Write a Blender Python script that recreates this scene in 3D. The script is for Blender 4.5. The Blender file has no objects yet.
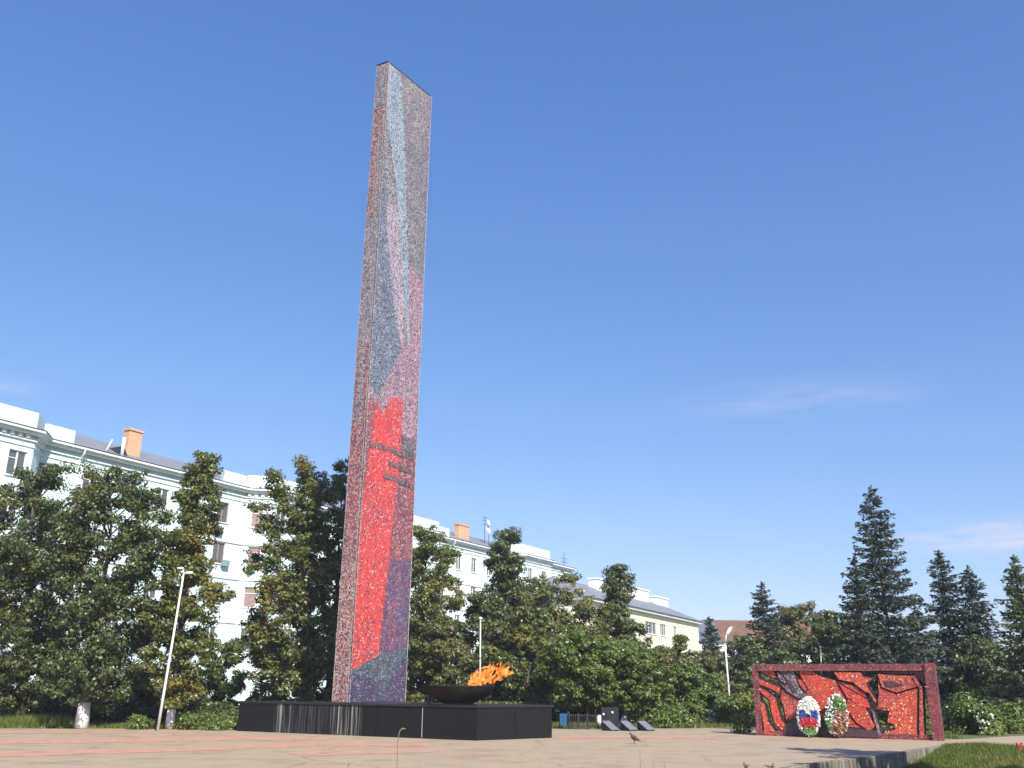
import bpy, math, random
import numpy as np
from mathutils import Vector, Matrix
R = math.radians
rng = np.random.default_rng(7)
random.seed(7)
scene = bpy.context.scene
C = scene.collection

# ------------------------------------------------------------------ camera
F, PITCH, ROLL, HC = 940.0, R(18.0), R(0.5), 1.5
W2, H2 = 512, 384
cd = bpy.data.cameras.new('camera'); cam = bpy.data.objects.new('camera', cd); C.objects.link(cam)
cd.sensor_width = 36.0; cd.lens = F / 1024 * 36.0; cd.clip_start = 0.1; cd.clip_end = 6000
cam.location = (0, 0, HC)
cam.matrix_world = Matrix.Translation((0, 0, HC)) @ Matrix.Rotation(math.pi/2 + PITCH, 4, 'X') @ Matrix.Rotation(ROLL, 4, 'Z')
scene.camera = cam

def ray(px, py):
    u = (px - W2) / F; v = (H2 - py) / F
    c, s = math.cos(ROLL), math.sin(ROLL)
    x0 = u*c - v*s; y0 = u*s + v*c
    return Vector((x0, math.cos(PITCH) - y0*math.sin(PITCH), math.sin(PITCH) + y0*math.cos(PITCH)))
def ground(px, py, z=0.0):
    d = ray(px, py); k = (z - HC) / d.z
    return Vector((d.x*k, d.y*k, z))
def at(px, py, Y):
    d = ray(px, py); k = Y / d.y
    return Vector((d.x*k, Y, HC + d.z*k))

# ------------------------------------------------------------------ materials
def nmat(name):
    m = bpy.data.materials.new(name); m.use_nodes = True
    nt = m.node_tree; b = nt.nodes['Principled BSDF']
    return m, nt, b
def N(nt, t, **kw):
    n = nt.nodes.new(t)
    for k, v in kw.items():
        if k in n.inputs: n.inputs[k].default_value = v
        else: setattr(n, k, v)
    return n
def ramp(nt, stops, interp='LINEAR'):
    n = nt.nodes.new('ShaderNodeValToRGB'); cr = n.color_ramp; cr.interpolation = interp
    while len(cr.elements) > 1: cr.elements.remove(cr.elements[-1])
    cr.elements[0].position = stops[0][0]; cr.elements[0].color = (*stops[0][1], 1)
    for p, c in stops[1:]:
        e = cr.elements.new(p); e.color = (*c, 1)
    return n
def plain(name, col, rough=0.6, var=0.12, scale=3.0, metal=0.0, bump=0.0, stretch=(1, 1, 1), spec=0.4):
    m, nt, b = nmat(name)
    tc = N(nt, 'ShaderNodeTexCoord'); mp = N(nt, 'ShaderNodeMapping'); mp.inputs['Scale'].default_value = stretch
    no = N(nt, 'ShaderNodeTexNoise', Scale=scale, Detail=6.0, Roughness=0.65)
    lo = tuple(c*(1-var*1.6) for c in col); hi = tuple(min(1, c*(1+var)) for c in col)
    rp = ramp(nt, [(0.25, lo), (0.75, hi)])
    nt.links.new(tc.outputs['Object'], mp.inputs['Vector']); nt.links.new(mp.outputs['Vector'], no.inputs['Vector'])
    nt.links.new(no.outputs['Fac'], rp.inputs['Fac']); nt.links.new(rp.outputs['Color'], b.inputs['Base Color'])
    b.inputs['Roughness'].default_value = rough; b.inputs['Metallic'].default_value = metal
    b.inputs['Specular IOR Level'].default_value = spec
    if bump:
        bp = N(nt, 'ShaderNodeBump', Strength=bump, Distance=0.02)
        nt.links.new(no.outputs['Fac'], bp.inputs['Height']); nt.links.new(bp.outputs['Normal'], b.inputs['Normal'])
    return m
def mosaic(name, pal, scale=22.0, k=0.74, dark=.15, rough=0.35, patch=0.0, patch_pal=None, patch_scale=0.8):
    """smalt chips: one random palette colour per Voronoi cell"""
    m, nt, b = nmat(name)
    tc = N(nt, 'ShaderNodeTexCoord')
    vo = N(nt, 'ShaderNodeTexVoronoi', Scale=scale); vo.voronoi_dimensions = '3D'
    nt.links.new(tc.outputs['Object'], vo.inputs['Vector'])
    sep = N(nt, 'ShaderNodeSeparateColor'); nt.links.new(vo.outputs['Color'], sep.inputs['Color'])
    def stops(pl):
        pl = pl + [(sum(w for w, _ in pl)*dark, (.05, .042, .06))]; tot = sum(w for w, _ in pl); acc = 0; out = []
        for w, c in pl: out.append((acc/tot, tuple(x*k for x in c))); acc += w
        return out
    rp = ramp(nt, stops(pal), 'CONSTANT'); nt.links.new(sep.outputs['Red'], rp.inputs['Fac'])
    col = rp.outputs['Color']
    if patch_pal:
        rp2 = ramp(nt, stops(patch_pal), 'CONSTANT'); nt.links.new(sep.outputs['Red'], rp2.inputs['Fac'])
        no = N(nt, 'ShaderNodeTexNoise', Scale=patch_scale, Detail=3.0); nt.links.new(tc.outputs['Object'], no.inputs['Vector'])
        ad = N(nt, 'ShaderNodeMath', operation='MULTIPLY_ADD'); nt.links.new(sep.outputs['Green'], ad.inputs[0]); ad.inputs[1].default_value = 0.35
        nt.links.new(no.outputs['Fac'], ad.inputs[2])
        gt = N(nt, 'ShaderNodeMath', operation='GREATER_THAN'); nt.links.new(ad.outputs[0], gt.inputs[0]); gt.inputs[1].default_value = 1-patch
        mx = N(nt, 'ShaderNodeMix', data_type='RGBA'); nt.links.new(gt.outputs[0], mx.inputs['Factor'])
        nt.links.new(rp.outputs['Color'], mx.inputs[6]); nt.links.new(rp2.outputs['Color'], mx.inputs[7]); col = mx.outputs[2]
    # grout lines
    vd = N(nt, 'ShaderNodeTexVoronoi', Scale=scale, feature='DISTANCE_TO_EDGE'); nt.links.new(tc.outputs['Object'], vd.inputs['Vector'])
    lt = N(nt, 'ShaderNodeMath', operation='LESS_THAN'); nt.links.new(vd.outputs['Distance'], lt.inputs[0]); lt.inputs[1].default_value = 0.05
    mg = N(nt, 'ShaderNodeMix', data_type='RGBA'); nt.links.new(lt.outputs[0], mg.inputs['Factor']); nt.links.new(col, mg.inputs[6])
    mg.inputs[7].default_value = (0.12, 0.10, 0.10, 1)
    # uneven batches of smalt: slow hue and value drift in upright streaks
    mp = N(nt, 'ShaderNodeMapping'); mp.inputs['Scale'].default_value = (2.6, 2.6, .8); nt.links.new(tc.outputs['Object'], mp.inputs[0])
    nd = N(nt, 'ShaderNodeTexNoise', Scale=1.0, Detail=4.0); nt.links.new(mp.outputs[0], nd.inputs['Vector'])
    rd = ramp(nt, [(.3, (.80, .86, .95)), (.5, (1, 1, 1)), (.7, (1.10, 1.02, 1.04))]); nt.links.new(nd.outputs['Fac'], rd.inputs[0])
    mm = N(nt, 'ShaderNodeMix', data_type='RGBA', blend_type='MULTIPLY'); mm.inputs['Factor'].default_value = 1; nt.links.new(mg.outputs[2], mm.inputs[6]); nt.links.new(rd.outputs[0], mm.inputs[7])
    nt.links.new(mm.outputs[2], b.inputs['Base Color'])
    b.inputs['Roughness'].default_value = rough; b.inputs['Specular IOR Level'].default_value = 0.4
    bp = N(nt, 'ShaderNodeBump', Strength=0.35, Distance=0.01)
    nt.links.new(sep.outputs['Blue'], bp.inputs['Height']); nt.links.new(bp.outputs['Normal'], b.inputs['Normal'])
    return m
def leafmat(name, stops, patch=None, pscale=0.55, pcut=(0.52, 0.72), trans=0.30, rough=0.42):
    m, nt, b = nmat(name)
    ge = N(nt, 'ShaderNodeNewGeometry'); rp = ramp(nt, stops)
    nt.links.new(ge.outputs['Random Per Island'], rp.inputs['Fac']); col = rp.outputs['Color']
    if patch:
        tc = N(nt, 'ShaderNodeTexCoord'); oi = N(nt, 'ShaderNodeObjectInfo')
        va = N(nt, 'ShaderNodeVectorMath', operation='ADD'); nt.links.new(tc.outputs['Object'], va.inputs[0])
        vs = N(nt, 'ShaderNodeVectorMath', operation='SCALE'); vs.inputs[0].default_value = (37, 19, 11); nt.links.new(oi.outputs['Random'], vs.inputs['Scale'])
        nt.links.new(vs.outputs[0], va.inputs[1])
        no = N(nt, 'ShaderNodeTexNoise', Scale=pscale, Detail=3.0); nt.links.new(va.outputs[0], no.inputs['Vector'])
        mr = N(nt, 'ShaderNodeMapRange'); mr.inputs['From Min'].default_value = pcut[0]; mr.inputs['From Max'].default_value = pcut[1]
        nt.links.new(no.outputs['Fac'], mr.inputs['Value'])
        mx = N(nt, 'ShaderNodeMix', data_type='RGBA'); nt.links.new(mr.outputs[0], mx.inputs['Factor'])
        nt.links.new(col, mx.inputs[6]); mx.inputs[7].default_value = (*patch, 1); col = mx.outputs[2]
    nt.links.new(col, b.inputs['Base Color']); b.inputs['Roughness'].default_value = rough; b.inputs['Specular IOR Level'].default_value = 0.5
    tr = N(nt, 'ShaderNodeBsdfTranslucent'); nt.links.new(col, tr.inputs['Color'])
    ms = N(nt, 'ShaderNodeMixShader'); ms.inputs[0].default_value = trans
    nt.links.new(b.outputs[0], ms.inputs[1]); nt.links.new(tr.outputs[0], ms.inputs[2])
    nt.links.new(ms.outputs[0], nt.nodes['Material Output'].inputs['Surface'])
    return m

L_LIME = leafmat('lime leaves', [(0, (0.071, 0.092, 0.024)), (0.6, (0.120, 0.146, 0.037)), (0.95, (0.184, 0.202, 0.054)), (.965, (.20, .20, .08)), (1, (.36, .36, .24))], (0.248, 0.194, 0.043))  # the few palest leaves paint bright sun flecks into the crown
L_DARK = leafmat('dark leaves', [(0, (0.053, 0.077, 0.025)), (0.6, (0.089, 0.120, 0.038)), (0.95, (0.138, 0.168, 0.055)), (.965, (.17, .18, .08)), (1, (.32, .34, .24))], (0.204, 0.175, 0.047), pcut=(0.56, 0.76))  # last ramp stops again colour some leaves as glints of light
L_LIGHT = leafmat('light leaves', [(0, (0.089, 0.134, 0.029)), (0.6, (0.118, 0.172, 0.037)), (1, (0.167, 0.215, 0.055))], (0.180, 0.195, 0.044))
L_OLIVE = leafmat('olive leaves', [(0, (0.095, 0.110, 0.033)), (0.6, (0.126, 0.136, 0.042)), (1, (0.176, 0.172, 0.061))], (0.189, 0.124, 0.039))
L_BIRCH = leafmat('birch leaves', [(0, (0.06, 0.09, 0.04)), (0.6, (0.10, 0.14, 0.06)), (1, (0.16, 0.19, 0.09))], (0.09, 0.12, 0.05))
L_SPRUCE = leafmat('spruce needles', [(0, (0.036, 0.055, 0.044)), (0.6, (0.053, 0.075, 0.057)), (1, (0.079, 0.110, 0.085))], (0.053, 0.072, 0.041), trans=0.1, rough=0.6)
L_LARCH = leafmat('larch needles', [(0, (0.07, 0.10, 0.045)), (0.6, (0.11, 0.15, 0.065)), (1, (0.18, 0.21, 0.10))], trans=.2)
L_GRASS = leafmat('grass blades', [(0, (0.061, 0.100, 0.016)), (0.6, (0.115, 0.169, 0.026)), (1, (0.243, 0.237, 0.060))], (0.216, 0.200, 0.050), pscale=0.8)
L_WEED = leafmat('dry weed stalks', [(0, (0.12, 0.11, 0.05)), (1, (0.30, 0.27, 0.14))])
L_FWHITE = leafmat('white petals', [(0, (0.68, 0.68, 0.62)), (1, (0.86, 0.86, 0.82))], trans=0.2)
L_FBLUE = leafmat('blue petals', [(0, (0.03, 0.07, 0.30)), (1, (0.10, 0.16, 0.48))], trans=0.2)
L_FRED = leafmat('red petals', [(0, (0.50, 0.015, 0.03)), (1, (0.70, 0.05, 0.07))], trans=0.2)
L_FGREEN = leafmat('green sprigs', [(0, (0.05, 0.16, 0.03)), (1, (0.16, 0.34, 0.07))], trans=0.2)
L_FBROWN = leafmat('dried petals', [(0, (0.22, 0.05, 0.04)), (0.6, (0.38, 0.15, 0.09)), (1, (0.62, 0.55, 0.40))], trans=0.2)

BARK = plain('bark', (0.105, 0.085, 0.066), 0.9, 0.35, 9, bump=0.6, stretch=(1, 1, .25))
LIMEWASH = plain('whitewash', (0.74, 0.73, 0.70), 0.85, 0.12, 6, bump=0.3)
POLE = plain('painted steel pole', (0.62, 0.63, 0.60), 0.45, 0.1, 4)
LAMPW = plain('lamp housing', (0.72, 0.72, 0.70), 0.35, 0.05)
BLACKM = plain('black metal', (0.028, 0.027, 0.030), 0.45, 0.2, 5)
BOWLM = plain('sooty steel', (0.016, 0.012, 0.012), 0.7, 0.35, 2.5, spec=.2)
CONC = plain('concrete', (0.34, 0.32, 0.28), 0.85, 0.22, 4, bump=0.3)

# ------------------------------------------------------------------ mesh helper
class MB:
    def __init__(s): s.v = []; s.f = []; s.m = []
    def add(s, vs, fs, mi=0):
        o = len(s.v); s.v += [tuple(v) for v in vs]; s.f += [tuple(i+o for i in f) for f in fs]; s.m += [mi]*len(fs); return s
    def poly(s, pts, mi=0): return s.add(pts, [range(len(pts))], mi)
    def box(s, x0, x1, y0, y1, z0, z1, mi=0):
        v = [(x, y, z) for z in (z0, z1) for y in (y0, y1) for x in (x0, x1)]
        return s.add(v, [(0, 2, 3, 1), (4, 5, 7, 6), (0, 1, 5, 4), (2, 6, 7, 3), (0, 4, 6, 2), (1, 3, 7, 5)], mi)
    def bbox(s, x0, x1, y0, y1, z0, z1, b=0.02, mi=0):
        """box with bevelled vertical and top edges"""
        ring = lambda i, z: [(x0+i+b, y0+i, z), (x1-i-b, y0+i, z), (x1-i, y0+i+b, z), (x1-i, y1-i-b, z), (x1-i-b, y1-i, z), (x0+i+b, y1-i, z), (x0+i, y1-i-b, z), (x0+i, y0+i+b, z)]
        return s.loft([ring(0, z0), ring(0, z1-b), ring(b, z1)], mi=mi)
    def extrude(s, pts, vec, mi=0, mside=None):
        n = len(pts); v = [tuple(p) for p in pts] + [tuple(Vector(p)+Vector(vec)) for p in pts]
        s.add(v, [tuple(range(n)), tuple(range(2*n-1, n-1, -1))], mi)
        o = len(s.v) - 2*n
        for i in range(n):
            j = (i+1) % n; s.f.append((o+i, o+n+i, o+n+j, o+j)); s.m.append(mi if mside is None else mside)
        return s
    def loft(s, rings, mi=0, cap=True):
        n = len(rings[0]); v = [p for r in rings for p in r]; f = []
        for k in range(len(rings)-1):
            for i in range(n):
                j = (i+1) % n; f.append((k*n+i, k*n+j, (k+1)*n+j, (k+1)*n+i))
        if cap: f += [tuple(range(n-1, -1, -1)), tuple(range((len(rings)-1)*n, len(rings)*n))]
        return s.add(v, f, mi)
    def tube(s, pts, rad, n=8, mi=0):
        pts = [Vector(p) for p in pts]
        if not hasattr(rad, '__len__'): rad = [rad]*len(pts)
        rings = []; u = None
        for i, p in enumerate(pts):
            d = (pts[min(i+1, len(pts)-1)] - pts[max(i-1, 0)]).normalized()
            if u is None: u = d.orthogonal().normalized()
            else: u = (u - d*u.dot(d)).normalized()
            w = d.cross(u)
            rings.append([p + (u*math.cos(a) + w*math.sin(a))*rad[i] for a in [2*math.pi*k/n for k in range(n)]])
        return s.loft(rings, mi)
    def lathe(s, prof, n=24, c=(0, 0, 0), mi=0):
        return s.loft([[(c[0]+r*math.cos(2*math.pi*k/n), c[1]+r*math.sin(2*math.pi*k/n), c[2]+z) for k in range(n)] for r, z in prof], mi)
    def build(s, name, mats, parent=None, smooth=False):
        me = bpy.data.meshes.new(name); me.from_pydata(s.v, [], s.f)
        for m in (mats if isinstance(mats, (list, tuple)) else [mats]): me.materials.append(m)
        me.polygons.foreach_set('material_index', s.m)
        if smooth: me.polygons.foreach_set('use_smooth', [True]*len(s.f))
        me.update()
        o = bpy.data.objects.new(name, me); C.objects.link(o)
        if parent: o.parent = parent
        return o
def tag(o, label, cat, group=None):
    o['label'] = label; o['category'] = cat
    if group: o['group'] = group
    return o
def thing(name, label, cat, loc=(0, 0, 0), rotz=0, group=None):
    o = bpy.data.objects.new(name, None); C.objects.link(o); o.empty_display_size = 0.2
    o.location = loc; o.rotation_euler = (0, 0, rotz)
    return tag(o, label, cat, group)
def struct(name, mb, m):
    o = mb.build(name, m); o['kind'] = 'structure'; return o

def leafobj(name, cen, nor, size, mat, parent=None, aspect=0.62, up=None):
    """many separate leaf-sized quads in one mesh"""
    n = len(cen); cen = np.asarray(cen, float); nor = np.asarray(nor, float)
    nor /= np.linalg.norm(nor, axis=1)[:, None] + 1e-9
    r = rng.normal(size=(n, 3)) if up is None else np.asarray(up, float) + rng.normal(size=(n, 3))*0.25
    a = r - nor*(r*nor).sum(1)[:, None]; a /= np.linalg.norm(a, axis=1)[:, None] + 1e-9
    b = np.cross(nor, a); sz = (np.asarray(size)*np.ones(n))[:, None]
    bend = nor*sz*0.12
    v = np.stack([cen - a*sz*.5, cen + b*sz*aspect*.5 + bend, cen + a*sz*.5, cen - b*sz*aspect*.5 + bend], 1).reshape(-1, 3)
    me = bpy.data.meshes.new(name)
    me.vertices.add(4*n); me.vertices.foreach_set('co', v.ravel())
    me.loops.add(4*n); me.loops.foreach_set('vertex_index', np.arange(4*n, dtype=np.int32))
    me.polygons.add(n); me.polygons.foreach_set('loop_start', np.arange(0, 4*n, 4, dtype=np.int32))
    me.update(calc_edges=True); me.validate(); me.materials.append(mat)
    o = bpy.data.objects.new(name, me); C.objects.link(o)
    if parent: o.parent = parent
    return o

# ------------------------------------------------------------------ sun, sky
SAZ, SEL = math.atan2(0.4, -0.9), R(40)           # azimuth clockwise from +Y
sd = bpy.data.lights.new('sun', 'SUN'); sun = bpy.data.objects.new('sun', sd); C.objects.link(sun)
sd.energy = 4.6; sd.angle = R(0.5); sd.color = (1.0, 0.94, 0.84)
sdir = Vector((math.sin(SAZ)*math.cos(SEL), math.cos(SAZ)*math.cos(SEL), math.sin(SEL)))
sun.rotation_euler = sdir.to_track_quat('Z', 'Y').to_euler(); sun.location = sdir*60
w = bpy.data.worlds.new('World'); scene.world = w; w.use_nodes = True; nt = w.node_tree
bg = nt.nodes['Background']; sky = N(nt, 'ShaderNodeTexSky', sky_type='NISHITA')
sky.sun_disc = False; sky.sun_elevation = SEL; sky.sun_rotation = SAZ; sky.altitude = 100; sky.air_density = 1.0; sky.dust_density = 0.5; sky.ozone_density = 2.0
bg.inputs['Strength'].default_value = 0.11
# faint cirrus low on the right and at the far left
tc = N(nt, 'ShaderNodeTexCoord')
def wisp(px, py, sx, sy, amp, prev):
    d = ray(px, py).normalized()
    sub = N(nt, 'ShaderNodeVectorMath', operation='SUBTRACT'); nt.links.new(tc.outputs['Generated'], sub.inputs[0]); sub.inputs[1].default_value = d
    mul = N(nt, 'ShaderNodeVectorMath', operation='MULTIPLY'); nt.links.new(sub.outputs[0], mul.inputs[0]); mul.inputs[1].default_value = (1/sx, 1/sx, 1/sy)
    ln = N(nt, 'ShaderNodeVectorMath', operation='LENGTH'); nt.links.new(mul.outputs[0], ln.inputs[0])
    mr = N(nt, 'ShaderNodeMapRange', interpolation_type='SMOOTHSTEP'); mr.inputs['From Min'].default_value = 1; mr.inputs['From Max'].default_value = 0.1
    mr.inputs['To Min'].default_value = 0; mr.inputs['To Max'].default_value = amp
    nt.links.new(ln.outputs['Value'], mr.inputs['Value'])
    mp = N(nt, 'ShaderNodeMapping'); mp.inputs['Scale'].default_value = (7, 7, 55); mp.inputs['Rotation'].default_value = (0, R(-6), 0)
    nt.links.new(tc.outputs['Generated'], mp.inputs['Vector'])
    no = N(nt, 'ShaderNodeTexNoise', Scale=1.3, Detail=5.0, Roughness=0.55); nt.links.new(mp.outputs[0], no.inputs['Vector'])
    r2 = N(nt, 'ShaderNodeMapRange'); r2.inputs['From Min'].default_value = 0.35; r2.inputs['From Max'].default_value = 0.62; nt.links.new(no.outputs['Fac'], r2.inputs['Value'])
    fm = N(nt, 'ShaderNodeMath', operation='MULTIPLY'); nt.links.new(mr.outputs[0], fm.inputs[0]); nt.links.new(r2.outputs[0], fm.inputs[1])
    mx = N(nt, 'ShaderNodeMix', data_type='RGBA'); nt.links.new(fm.outputs[0], mx.inputs['Factor']); nt.links.new(prev, mx.inputs[6])
    mx.inputs[7].default_value = (4.2, 4.1, 4.9, 1)
    return mx.outputs[2]
sp = N(nt, 'ShaderNodeSeparateColor'); nt.links.new(sky.outputs['Color'], sp.inputs[0]); cmb = N(nt, 'ShaderNodeCombineColor')
for ch_, a_, g_ in (('Red', .62, 1.0), ('Green', .655, .80), ('Blue', .88, .60)):      # deeper, more saturated late-summer sky
    k_ = .185
    m1 = N(nt, 'ShaderNodeMath', operation='MULTIPLY'); nt.links.new(sp.outputs[ch_], m1.inputs[0]); m1.inputs[1].default_value = k_
    m2 = N(nt, 'ShaderNodeMath', operation='POWER'); nt.links.new(m1.outputs[0], m2.inputs[0]); m2.inputs[1].default_value = g_
    m3 = N(nt, 'ShaderNodeMath', operation='MULTIPLY'); nt.links.new(m2.outputs[0], m3.inputs[0]); m3.inputs[1].default_value = a_/k_
    nt.links.new(m3.outputs[0], cmb.inputs[ch_])
col = cmb.outputs[0]
col = wisp(990, 536, 0.12, 0.024, 1.0, col)
col = wisp(800, 400, 0.16, 0.030, 0.22, col)
col = wisp(5, 382, 0.05, 0.014, 0.25, col)
nt.links.new(col, bg.inputs['Color'])
vs = scene.view_settings; scene.display_settings.display_device = 'sRGB'
vs.view_transform = 'Standard'; vs.look = 'None'; vs.exposure = 0.83; vs.gamma = 1; vs.use_curve_mapping = False
scene.render.engine = 'CYCLES'; scene.cycles.max_bounces = 6; scene.cycles.transparent_max_bounces = 12; scene.cycles.use_adaptive_sampling = True

# ------------------------------------------------------------------ ground
def asphalt():
    m, nt, b = nmat('worn plaza paving')
    tc = N(nt, 'ShaderNodeTexCoord')
    n1 = N(nt, 'ShaderNodeTexNoise', Scale=0.35, Detail=6.0, Roughness=0.7); n2 = N(nt, 'ShaderNodeTexNoise', Scale=28.0, Detail=3.0)
    n3 = N(nt, 'ShaderNodeTexNoise', Scale=1.6, Detail=5.0, Roughness=0.75)
    for n in (n1, n2, n3): nt.links.new(tc.outputs['Object'], n.inputs['Vector'])
    r1 = ramp(nt, [(0.3, (0.35, 0.255, 0.176)), (0.5, (0.36, 0.280, 0.192)), (0.72, (0.34, 0.275, 0.192))]); nt.links.new(n1.outputs['Fac'], r1.inputs['Fac'])
    r2 = ramp(nt, [(0.3, (0.78, 0.78, 0.78)), (0.7, (1.12, 1.12, 1.12))]); nt.links.new(n2.outputs['Fac'], r2.inputs['Fac'])
    r3 = ramp(nt, [(0.28, (0.70, 0.68, 0.66)), (0.42, (1, 1, 1)), (1, (1.06, 1.05, 1.03))]); nt.links.new(n3.outputs['Fac'], r3.inputs['Fac'])
    ma = N(nt, 'ShaderNodeMix', data_type='RGBA', blend_type='MULTIPLY'); ma.inputs['Factor'].default_value = 1
    nt.links.new(r1.outputs[0], ma.inputs[6]); nt.links.new(r2.outputs[0], ma.inputs[7])
    mb = N(nt, 'ShaderNodeMix', data_type='RGBA', blend_type='MULTIPLY'); mb.inputs['Factor'].default_value = 1
    nt.links.new(ma.outputs[2], mb.inputs[6]); nt.links.new(r3.outputs[0], mb.inputs[7])
    vo = N(nt, 'ShaderNodeTexVoronoi', Scale=0.24, feature='DISTANCE_TO_EDGE'); wv = N(nt, 'ShaderNodeVectorMath', operation='ADD'); ws = N(nt, 'ShaderNodeVectorMath', operation='SCALE'); ws.inputs['Scale'].default_value = .8
    nt.links.new(n3.outputs['Color'], ws.inputs[0]); nt.links.new(tc.outputs['Object'], wv.inputs[0]); nt.links.new(ws.outputs[0], wv.inputs[1]); nt.links.new(wv.outputs[0], vo.inputs['Vector'])
    cr = ramp(nt, [(0.0, (.66, .64, .62)), (.004, (.80, .78, .76)), (.009, (1, 1, 1))]); nt.links.new(vo.outputs['Distance'], cr.inputs[0])
    n4 = N(nt, 'ShaderNodeTexNoise', Scale=0.75, Detail=3.0, Roughness=.6); nt.links.new(tc.outputs['Object'], n4.inputs['Vector'])
    r4 = ramp(nt, [(.36, (.84, .82, .80)), (.5, (1, 1, 1)), (.66, (1.05, .97, .93))]); nt.links.new(n4.outputs['Fac'], r4.inputs[0])
    mc = N(nt, 'ShaderNodeMix', data_type='RGBA', blend_type='MULTIPLY'); mc.inputs['Factor'].default_value = 1; nt.links.new(mb.outputs[2], mc.inputs[6]); nt.links.new(cr.outputs[0], mc.inputs[7])
    md = N(nt, 'ShaderNodeMix', data_type='RGBA', blend_type='MULTIPLY'); md.inputs['Factor'].default_value = 1; nt.links.new(mc.outputs[2], md.inputs[6]); nt.links.new(r4.outputs[0], md.inputs[7])
    nt.links.new(md.outputs[2], b.inputs['Base Color']); b.inputs['Roughness'].default_value = 0.85
    bp = N(nt, 'ShaderNodeBump', Strength=0.3, Distance=0.01); nt.links.new(n2.outputs['Fac'], bp.inputs['Height']); nt.links.new(bp.outputs['Normal'], b.inputs['Normal'])
    return m
PAVE = asphalt()
BAND = plain('red paving paint', (0.45, 0.25, 0.175), 0.85, 0.16, 2.2)
def wear(m, lo_, hi_):
    nt = m.node_tree; b = nt.nodes['Principled BSDF']; tc = N(nt, 'ShaderNodeTexCoord'); no = N(nt, 'ShaderNodeTexNoise', Scale=1.3, Detail=7.0, Roughness=.75); nt.links.new(tc.outputs['Object'], no.inputs['Vector'])
    mr = N(nt, 'ShaderNodeMapRange'); mr.inputs['From Min'].default_value = lo_; mr.inputs['From Max'].default_value = hi_; nt.links.new(no.outputs['Fac'], mr.inputs['Value'])
    nt.links.new(mr.outputs[0], b.inputs['Alpha'])
wear(BAND, .22, .44)
SOIL = plain('dry turf soil', (0.10, 0.115, 0.045), 0.95, 0.35, 1.2, bump=0.4)

g = MB(); g.poly([(-3000, -3000, -0.6), (3000, -3000, -0.6), (3000, 3000, -0.6), (-3000, 3000, -0.6)]); struct('ground', g, SOIL)
# raised park ground beyond the plaza
FAR = [(-60, 28.0), (-18.4, 36.3), (3.7, 40.7), (8.4, 42.9), (11.3, 40.4), (9.2, 37.1), (15.4, 34.3), (19.0, 37.5), (30, 44), (60, 58)]
pk = MB(); pk.extrude([(-400, 28, -0.57), *[(x, y, -0.57) for x, y in FAR], (400, 58, -0.57), (400, 420, -0.57), (-400, 420, -0.57)], (0, 0, 0.585)); struct('park_ground', pk, SOIL)
# plaza terrace: its right edge drops to a lower lawn
E1, E2 = ground(811, 763.5), ground(938, 746.5)
ET = (E2-E1).normalized(); EN = Vector((ET.y, -ET.x, 0))
G1, G2 = ground(976, 744.6), ground(1026, 748.4)
FB = [E2, G1, G2, G2 + (G2-G1).normalized()*12, G2 + Vector((45, 4, 0))]
PLZ = [(-60, -20), (-60, 27.98)] + [(x, y-0.02) for x, y in FAR[1:-1]] + [(75, 62), (75, 34)] + [(p.x, p.y) for p in reversed(FB)] + [(E1.x, E1.y), ((E1-ET*42).x, (E1-ET*42).y)]
pz = MB(); pz.extrude([(x, y, -0.55) for x, y in PLZ], (0, 0, 0.55)); struct('plaza', pz, PAVE)
def lawn_z(v): return -0.47 + 0.455*max(0, min(1, 1-v/4.2))**1.2     # v = metres from the far border, along the edge
def edge_x(y): return E1.x + (y-E1.y)*ET.x/ET.y
ln_ = MB(); off_ = EN*0.16
rows = [[(p.x+off_.x-ET.x*v, p.y+off_.y-ET.y*v, lawn_z(v)) for p in FB] for v in (0, .8, 1.6, 2.4, 3.2, 4.2, 6, 10, 20, 45)]
rows[0] = [(x-off_.x, y-off_.y, -.014) for x, y, z in rows[0]]
for a, b in zip(rows, rows[1:]):
    for i in range(len(FB)-1): ln_.poly([a[i], b[i], b[i+1], a[i+1]])
struct('lawn_ground', ln_, SOIL)
# painted bands (4 mm sheets)
def band(pts_px, z=0.004):
    b = MB(); b.poly([ground(x, y, z) for x, y in pts_px]); struct('paving_band', b, BAND)
band([(-60, 739.6), (120, 738.6), (236, 735.6), (330, 738.0), (330, 740.2), (236, 740.3), (120, 742.6), (-60, 744.6)])
band([(-60, 752.6), (60, 750.2), (160, 747.4), (330, 742.2), (430, 743.6), (430, 746.6), (330, 746.2), (160, 752.2), (60, 755.2), (-60, 758.4)])
band([(285, 752.5), (350, 750.0), (440, 749.4), (440, 751.8), (360, 754.5), (300, 756)])
band([(560, 736.0), (640, 736.2), (720, 737.4), (720, 739.0), (640, 738.4), (560, 738.6)])
band([(-40, 731.4), (235, 731.4), (235, 732.8), (-40, 733.4)])
# terrace retaining wall of concrete slabs along the lawn edge
KST = plain('weathered shaded kerb slabs', (0.20, 0.18, 0.14), 0.9, 0.58, 3.0, bump=0.4, stretch=(3.2, 3.2, .35))  # stain streaks, with the dappled tree shade darkened into the colour
kt = thing('retaining_wall', 'low weathered concrete slab edge between paving and lower lawn', 'retaining wall', (E2 + EN*.08 + Vector((0, 0, -.6))), math.atan2(ET.y, ET.x))
s = -40.0
while s < -0.3:
    L = 1.0 + 0.06*rng.random()
    b = MB(); b.bbox(s, min(s+L-0.02, -0.05), -0.07, 0.07, 0, 0.6+0.03*rng.random(), 0.015); o = b.build('slab', KST, kt); s += L

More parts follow.
